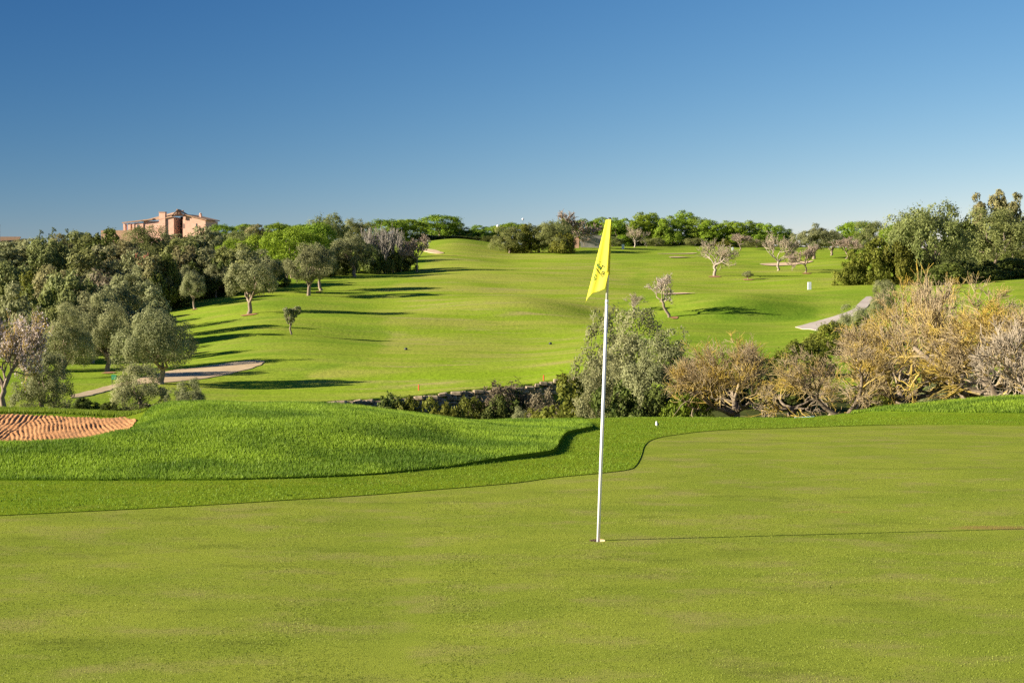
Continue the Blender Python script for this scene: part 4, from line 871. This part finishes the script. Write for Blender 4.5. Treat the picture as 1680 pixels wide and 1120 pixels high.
# ------------------------------------------------------------------ flagstick, flag, cup
def flagstick():
    b = Vector((HC[0], HC[1], -.10)); foot = at(981.5, 888, HC[1]); top = at(1000.5, 357, HC[1] + .02)
    root = empty('flagstick', (HC[0], HC[1], 0)); tag(root, 'white flagstick with yellow flag standing in the cup', 'flagstick')
    ax = (top - foot); loc = lambda p: tuple(Vector(p) - root.location)
    ln = lambda t: foot + ax * t
    j = .735
    MB().tube([loc(ln(-.045)), loc(ln(.3)), loc(ln(j))], [.0112, .0108, .0098], 16).build('lower_shaft', M['white'], root, True)
    MB().tube([loc(ln(j)), loc(ln(j + .012))], [.0108, .0108], 16).build('ferrule', M['white'], root, True)
    MB().tube([loc(ln(j + .012)), loc(ln(.985))], [.0086, .0078], 14).build('upper_shaft', M['pole_grey'], root, True)
    MB().tube([loc(ln(.980)), loc(ln(.998)), loc(ln(1.0))], [.0105, .0105, .007], 14).build('cap', M['black'], root, True)
    # the cloth hangs from a sleeve; rows run down, columns from the free edge to the pole
    na, nb = 70, 34; Y0 = HC[1]
    def edge(a):
        Lx, Ly = 994.3 + (961.0 - 994.3) * a ** 1.02, 360 + 138.5 * a
        Rx = np.interp(a, [0, .7, 1], [1003.0, 998.6, 992.6]); Ry = np.interp(a, [0, .7, 1], [360, 448, 473.5]); return Lx, Ly, Rx, Ry
    def cloth(a, b):
        Lx, Ly, Rx, Ry = edge(a); x = Lx + (Rx - Lx) * b; y = Ly + (Ry - Ly) * (b ** (1 - .38 * a)); y -= 5.0 * a ** 6 * math.sin(math.pi * b ** .8) * (1 - b)
        fold = .0055 * math.sin(b * 9.5 + .6 - 1.1 * a) * (.3 + .7 * a) * (1 - b) ** .35 - .075 * (1 - b) * (.35 + .65 * a)
        if b > .72 and a < .68: fold += .006 * math.sin((b - .72) / .28 * math.pi)
        p = at(x, y, Y0); p.y = Y0 - .014 - fold
        return p
    V, F = [], []
    for i in range(na + 1):
        for k in range(nb + 1): V.append(loc(cloth(i / na, k / nb)))
    for i in range(na):
        for k in range(nb): q = i * (nb + 1) + k; F.append((q, q + 1, q + nb + 2, q + nb + 1))
    me = bpy.data.meshes.new('flag'); me.from_pydata(V, [], F); fl = link('flag', me, M['flag'], root)
    me.polygons.foreach_set('use_smooth', np.ones(len(me.polygons), dtype=bool))
    sd = fl.modifiers.new('thick', 'SOLIDIFY'); sd.thickness = .0006; sd.offset = 0
    tag(fl, 'drooping yellow flag cloth with green and black script')
    MB().tube([loc(ln(.823)), loc(ln(.90)), loc(ln(.985))], [.0135, .0128, .0118], 14, False).build('sleeve', M['flag'], fl, True)
    # printed script: strokes laid on the cloth
    GA_, GB_ = np.meshgrid(np.linspace(.3, .85, 400), np.linspace(.02, .98, 200), indexing='ij'); LX = np.empty_like(GA_); LY = np.empty_like(GA_)
    for i in range(GA_.shape[0]):
        for k in range(GA_.shape[1]):
            a, b = GA_[i, k], GB_[i, k]; Lx, Ly, Rx, Ry = edge(a); LX[i, k] = Lx + (Rx - Lx) * b; LY[i, k] = Ly + (Ry - Ly) * (b ** (1 - .38 * a)) - 5.0 * a ** 6 * math.sin(math.pi * b ** .8) * (1 - b)
    def pt(zx, zy):
        c, r_ = 945 + zx / 7.23, 350 + zy / 7.23; k = np.argmin((LX - c) ** 2 + (LY - r_) ** 2); a, b = GA_.ravel()[k], GB_.ravel()[k]; p = cloth(a, b); return Vector((at(c, r_, Y0).x, p.y - .0035, at(c, r_, Y0).z))
    def stroke(mb, pts, w):
        P = []
        for q in range(len(pts) - 1):
            for t in np.linspace(0, 1, 7)[:-1 if q < len(pts) - 2 else None]: P.append(pt(pts[q][0] + (pts[q + 1][0] - pts[q][0]) * t, pts[q][1] + (pts[q + 1][1] - pts[q][1]) * t))
        for q in range(len(P) - 1):
            d = P[q + 1] - P[q]; s = Vector((-d.z, 0, d.x)); s = s.normalized() * w * .5 if s.length > 1e-7 else Vector((w * .5, 0, 0)); e = d * .12
            mb.slab([loc(P[q] - s - e), loc(P[q] + s - e), loc(P[q + 1] + s + e), loc(P[q + 1] - s + e)], (0, .0006, 0))
    dk, gr = MB(), MB()
    for pts, w in (([(318, 616), (300, 655), (292, 672)], .0050), ([(310, 612), (326, 628), (342, 640)], .0052), ([(336, 692), (318, 690), (306, 706), (308, 724), (322, 722), (336, 698), (330, 722), (340, 728)], .0050), ([(240, 652), (278, 706), (318, 754), (326, 732)], .0036)): stroke(dk, pts, w)
    for pts, w in (([(246, 590), (254, 612), (250, 628)], .0034), ([(276, 570), (282, 576)], .0042), ([(276, 598), (262, 604), (258, 618), (270, 628), (262, 644)], .0042), ([(270, 652), (286, 624), (290, 664), (304, 640)], .0046), ([(250, 548), (256, 562)], .0024),
                   ([(222, 716), (234, 730), (240, 752)], .0036), ([(204, 736), (216, 748), (222, 772)], .0034), ([(196, 770), (208, 786), (226, 782), (240, 766)], .0036), ([(186, 790), (192, 800)], .0026)): stroke(gr, pts, w)
    dk.build('lettering', M['ink_dark'], fl); gr.build('lettering', M['ink_green'], fl)
    # cup let into the green
    c = empty('hole_cup', (HC[0], HC[1], 0)); tag(c, 'round hole in the green with the cup around the flagstick foot', 'hole')
    n = 28; ring = lambda rad, z: [(rad * math.cos(2 * math.pi * k / n), rad * math.sin(2 * math.pi * k / n), z) for k in range(n)]
    V = ring(HR, .0) + ring(HR, -.11); me = bpy.data.meshes.new('soil_wall'); me.from_pydata(V, [], [(k, (k + 1) % n, n + (k + 1) % n, n + k) for k in range(n)]); link('soil_wall', me, M['cup'], c)
    me = bpy.data.meshes.new('cup_floor'); me.from_pydata(ring(HR, -.11), [], [tuple(range(n))]); link('cup_floor', me, M['dark_hole'], c)
flagstick()

# ------------------------------------------------------------------ buildings
def villa():
    Y = 288.0; s = Y / FPX; g = at(203, 384, Y); zg = H(g.x, Y)
    root = empty('villa', (g.x, Y, g.z)); tag(root, 'terracotta villa with tiled roofs and chimneys among trees on the left skyline', 'house')
    X = lambda c: (c - 203) * s; Z = lambda r: (384 - r) * s; lo = min(zg - g.z, -1) - .5
    b = lambda nm, c0, c1, y0, y1, z0, z1, m, par=root: MB().box(X(c0), X(c1), y0, y1, z0, z1).build(nm, M[m], par)
    # porch wing: end pier, two columns, back wall with opening, roof sloping up to the right
    b('wall', 203, 240, 2.4, 4.2, lo, Z(367.5), 'terracotta')
    for c0, c1 in ((203, 206.5), (211, 216), (219, 222.5)): b('column', c0, c1, -.2, .5, lo, Z(367.2), 'terracotta')
    b('wall', 222.6, 238, -.1, 2.3, lo, Z(366), 'terracotta')
    b('terrace_wall', 176, 236, -3.2, -2.9, lo, Z(379), 'roof'); b('window', 227.5, 231, -.14, -.1, Z(376), Z(369), 'glass')
    MB().slab([(X(202), -.5, Z(366.8)), (X(256), -.5, Z(361.4)), (X(262), 5.5, Z(356)), (X(206), 5.5, Z(362))], (0, 0, .22)).build('roof', M['roof'], root)
    # main block
    b('wall', 238.1, 268, .05, 6, lo, Z(363.5), 'terracotta'); b('wall', 268.1, 291, .1, 7, lo, Z(357), 'terracotta')
    rf = MB().slab([(X(236), -.15, Z(364.6)), (X(268), -.15, Z(361)), (X(292), -.1, Z(356.5)), (X(297.5), 3.0, Z(346.5)), (X(263), 6.0, Z(349.5))], (0, .1, .24)).build('roof', M['roof'], root)
    MB().slab([(X(296), .0, Z(346.2)), (X(298), .0, Z(346.2)), (X(313), 1.0, Z(355.8)), (X(313), 1.6, Z(355.8)), (X(297), 1.6, Z(346.2))], (0, 0, .22)).build('roof', M['roof'], root)
    ch = b('chimney', 266, 276.8, -.12, .55, lo, Z(349.6), 'terracotta'); MB().box(X(265.4), X(277.3), -.2, .6, Z(349.6), Z(348.6)).build('chimney_cap', M['roof'], ch)
    # gable front with timber truss over a deep glazed recess
    b('wall', 305.3, 309.8, .5, 5, lo, Z(356), 'terracotta'); b('recess_wall', 291, 305.2, 3.2, 3.5, lo, Z(355), 'timber')
    b('window', 293, 300.8, 3.1, 3.18, Z(378), Z(358.5), 'glass'); b('door', 294.5, 298, 2.9, 3.06, lo, Z(371), 'terracotta')
    tr = MB()
    for p, q in (((288, 355.5), (297.5, 347.2)), ((297.5, 347.2), (312, 355.8)), ((291, 355), (310, 355)), ((297.5, 348), (297.5, 355)), ((293.5, 353), (297.5, 355)), ((303, 351.5), (297.5, 355))):
        tr.tube([(X(p[0]), -.1, Z(p[1])), (X(q[0]), -.1, Z(q[1]))], .12, 4)
    tr.build('roof_truss', M['timber'], root); MB().slab([(X(290), .35, Z(355)), (X(311), .35, Z(355)), (X(297.5), .35, Z(347.5))], (0, .1, 0)).build('gable', M['timber'], root)
    # right wing, falling roof
    MB().slab([(X(309.9), .3, lo), (X(345.5), .3, lo), (X(345.5), .3, Z(363)), (X(309.9), .3, Z(354.6))], (0, 6, 0)).build('wall', M['terracotta'], root)
    MB().slab([(X(309.4), .0, Z(354.4)), (X(348), .0, Z(363.4)), (X(348), 6.6, Z(362.2)), (X(309.4), 6.6, Z(353.2))], (0, 0, .2)).build('roof', M['roof'], root)
    c2 = b('chimney', 308, 312, .0, .28, Z(361), Z(353.3), 'terracotta'); c3 = b('chimney', 328, 331.6, 2, 2.5, Z(360), Z(352.5), 'terracotta'); MB().tube([(X(329.8), 2.25, Z(352.6)), (X(329.8), 2.25, Z(351.6)), (X(329.8), 2.25, Z(350))], [.28, .3, .12], 8).build('chimney_pot', M['terracotta'], c3)
    for c in (307.2, 328.8): b('window', c, c + 1.9, .25, .29, Z(376), Z(368), 'glass')
villa()
bpy.data.objects['villa'].rotation_euler = (0, 0, math.radians(-12))
def far_house():
    Y = 262.0; s = Y / FPX; g = at(0, 392, Y); root = empty('far_house', (g.x, Y, g.z)); tag(root, 'brown tiled roof with a white chimney at the left picture edge', 'house')
    X = lambda c: c * s; Z = lambda r: (392 - r) * s
    MB().box(X(-40), X(26), .3, 6, Z(420), Z(396)).build('wall', M['render_white'], root)
    MB().slab([(X(-42), -.3, Z(396.5)), (X(31), -.3, Z(396)), (X(25), 3, Z(388.8)), (X(-38), 3, Z(388.8))], (0, .1, .18)).build('roof', M['roof_brown'], root)
    c = MB().box(X(-6), X(1.6), -.9, -.4, Z(398), Z(372.5)).build('chimney', M['render_white'], root); MB().box(X(-6.2), X(1.4), -.85, -.45, Z(372.5), Z(371.2)).build('chimney_vent', M['black'], c); MB().box(X(-6.4), X(1.8), -.95, -.35, Z(371.2), Z(368.5)).build('chimney_cap', M['render_white'], c)
far_house()
def garden_wall(c0, c1, r0, r1, Y, mat, label):
    p = at(c0, r0, Y); q = at(c1, r1, Y); zb = min(H(p.x, Y), H(q.x, Y)) - .3; root = empty('garden_wall', (p.x, Y, zb)); tag(root, label, 'wall')
    w = q.x - p.x; h = p.z - zb; MB().box(0, w, 0, .3, 0, h - .12).build('panel', M[mat], root); MB().box(-.05, w + .05, -.05, .35, h - .12, h).build('coping', M[mat], root)
garden_wall(222, 243, 415, 426, 187, 'pink_wall', 'pink wall showing between trees of the left grove')
garden_wall(931, 950, 389, 403, 284, 'terracotta', 'orange wall behind the bare tree left of the flag')
garden_wall(953, 990, 386, 403, 288, 'grey_wall', 'grey wall between the bare tree and the flag')

# ------------------------------------------------------------------ small things on the course
def stake(c, r, label):
    p = hit(c, r, 60); root = empty('hazard_stake', p); tag(root, label, 'stake', 'red hazard stakes above the stone wall'); MB().tube([(0, 0, -.1), (0, 0, .27)], .035, 8).build('post', M['stake_red'], root); MB().tube([(0, 0, .27), (0, 0, .31)], [.035, .01], 8).build('tip', M['stake_red'], root)
stake(687, 640, 'red hazard stake above the middle of the stone wall'); stake(892, 624, 'red hazard stake near the right end of the stone wall')
def box_marker(c, r, w, h, label, mat='marker_white', cat='marker'):
    p = hit(c, r, 60); root = empty('course_marker', p); tag(root, label, cat); MB().box(-w / 2, w / 2, -.12, .12, -.05, h).build('body', M[mat], root, bevel=.02); MB().box(-w * .42, w * .42, -.1, .1, h + .001, h + .04).build('top', M[mat], root)
box_marker(1328, 475, .42, .85, 'white marker post standing on the right fairway'); box_marker(1022, 409, .5, .95, 'white marker post on the crest just right of the flag'); box_marker(1202, 411, .35, .6, 'small white marker below the crest pines')
def tee_marker(c, r, label):
    p = hit(c, r, 60); root = empty('tee_marker', p); tag(root, label, 'marker'); MB().tube([(0, 0, -.02), (0, 0, .06), (0, 0, .14), (0, 0, .17)], [.10, .13, .11, .04], 10).build('dome', M['marker_dark'], root, True); MB().tube([(0, 0, -.1), (0, 0, .0)], .02, 6).build('spike', M['marker_dark'], root)
tee_marker(666, 574, 'small dark marker low on the left of the fairway'); tee_marker(903, 565, 'small dark marker on the fairway left of the flagstick')
def sign():
    Y = 79; p = hit(187, 634, 60); Y = p.y; s = Y / FPX; root = empty('sign_board', p); tag(root, 'small green square sign on thin legs by the dirt track', 'sign')
    z0 = (634 - 622.5) * s; z1 = (634 - 614.5) * s; MB().box(-4 * s, 4 * s, -.02, .02, z0, z1).build('panel', M['sign_green'], root)
    for x in (-3.2, 3.2): MB().tube([(x * s, .03, -.1), (x * s, .03, z1 - .03)], .018, 6).build('leg', M['marker_dark'], root)
sign()
def lamp(c, r, Y, label):
    q = at(c, r, Y); x = q.x; zb = H(x, Y); root = empty('street_lamp', (x, Y, zb)); tag(root, label, 'street lamp'); h = q.z - zb
    MB().tube([(0, 0, -.1), (0, 0, h - .3)], [.05, .03], 6).build('pole', M['marker_dark'], root); MB().tube([(0, 0, h - .32), (0, 0, h - .2), (0, 0, h), (0, 0, h + .2), (0, 0, h + .3)], [.1, .28, .36, .28, .1], 10).build('globe', M['white'], root, True)
lamp(817, 371, 300, 'white lamp globe before the crest pines left of the hedge'); lamp(858, 359.5, 420, 'white lamp globe rising above the hedge into the sky')
def small_flag():
    p = hit(703, 402, 200); s = p.y / FPX; root = empty('far_flag', p); tag(root, 'tiny pale yellow flag leaning at the top of the fairway', 'flag')
    MB().tube([(0, 0, -.1), (-.25, 0, 1.1)], .05, 6).build('stick', M['white'], root); MB().slab([(-.25, 0, 1.15), (.55, .1, .85), (.5, .1, .45), (-.15, 0, .6)], (0, .03, 0)).build('cloth', plain('pale_yellow', (.70, .62, .25), .7), root)
small_flag()
def rail():
    p = at(1306, 687, 29.5); q = at(1336, 685, 29.0); g = H(p.x, 29.5); root = empty('pipe_rail', (p.x, p.y, g)); tag(root, 'low blue-grey pipe with white end just behind the green', 'pipe')
    a = p - root.location; b = q - root.location; MB().tube([tuple(a), tuple(b)], .035, 10).build('pipe', M['rail'], root, True); MB().tube([tuple(a + (a - b).normalized() * .03), tuple(a + (b - a).normalized() * .02)], .040, 10).build('end_cap', M['white'], root, True)
    for t in (.1, .9): m = a.lerp(b, t); MB().tube([(m.x, m.y, -.2), (m.x, m.y, m.z)], .02, 6).build('support', M['marker_dark'], root)
rail()
def bird():
    p = hit(1078, 702.5); p.z += .012; root = empty('bird', p); tag(root, 'small white-fronted bird with dark back on the far fringe', 'bird')
    def body(name, rings, mat):
        V, F = [], []; n = 12
        for (x, z, rx, ry) in rings:
            for k in range(n): a = 2 * math.pi * k / n; V.append((x + rx * math.cos(a), ry * math.sin(a), z))
        for i in range(len(rings) - 1):
            for k in range(n): F.append((i * n + k, i * n + (k + 1) % n, (i + 1) * n + (k + 1) % n, (i + 1) * n + k))
        F += [tuple(range(n - 1, -1, -1)), tuple((len(rings) - 1) * n + k for k in range(n))]
        me = bpy.data.meshes.new(name); me.from_pydata(V, [], F); me.polygons.foreach_set('use_smooth', np.ones(len(me.polygons), dtype=bool)); return link(name, me, mat, root)
    body('body', [(.004, .020, .004, .004), (0, .026, .016, .014), (-.002, .040, .021, .018), (-.004, .054, .018, .016), (-.006, .064, .012, .011), (-.008, .070, .0125, .0115), (-.009, .078, .012, .011), (-.008, .085, .005, .005)], M['feather_white'])
    body('wing', [(.012, .022, .004, .006), (.012, .036, .0135, .0155), (.010, .052, .0125, .0145), (.004, .062, .006, .008)], M['feather_dark']); MB().slab([(.012, -.006, .028), (.012, .006, .028), (.050, .007, .006), (.050, -.007, .006)], (0, 0, .003)).build('tail', M['feather_dark'], root)
    MB().tube([(-.018, 0, .077), (-.030, 0, .0745)], [.0025, .0006], 6).build('beak', M['feather_dark'], root)
    for y in (-.006, .006): MB().tube([(0, y, -.012), (.002, y, .024)], .0014, 5).build('leg', M['feather_dark'], root)
bird()
# bare earth at the foot of the trees that show it
for c, r, w in ((408, 517, 26), (1173, 454, 20), (1323, 449, 15), (1106, 522, 13), (1227, 459, 18), (278, 508, 12), (319, 508, 10), (523, 479, 12), (684, 447, 10), (178, 612, 24)):
    p = hit(c, r, 58); R = w / 2 / FPX * p.y; n = 18
    poly = [(p.x + R * (1 + .18 * math.sin(3 * a + c)) * math.cos(a), p.y + R * 1.25 * (1 + .15 * math.cos(2 * a + c)) * math.sin(a)) for a in np.linspace(0, 6.283, n + 1)[:-1]]
    tag(sheet('bare_soil', poly, scatter(p.x - R, p.x + R, p.y - R * 1.3, p.y + R * 1.3, max(.2, R / 3), 12), M['soil'], .05), None, None, kind='structure')
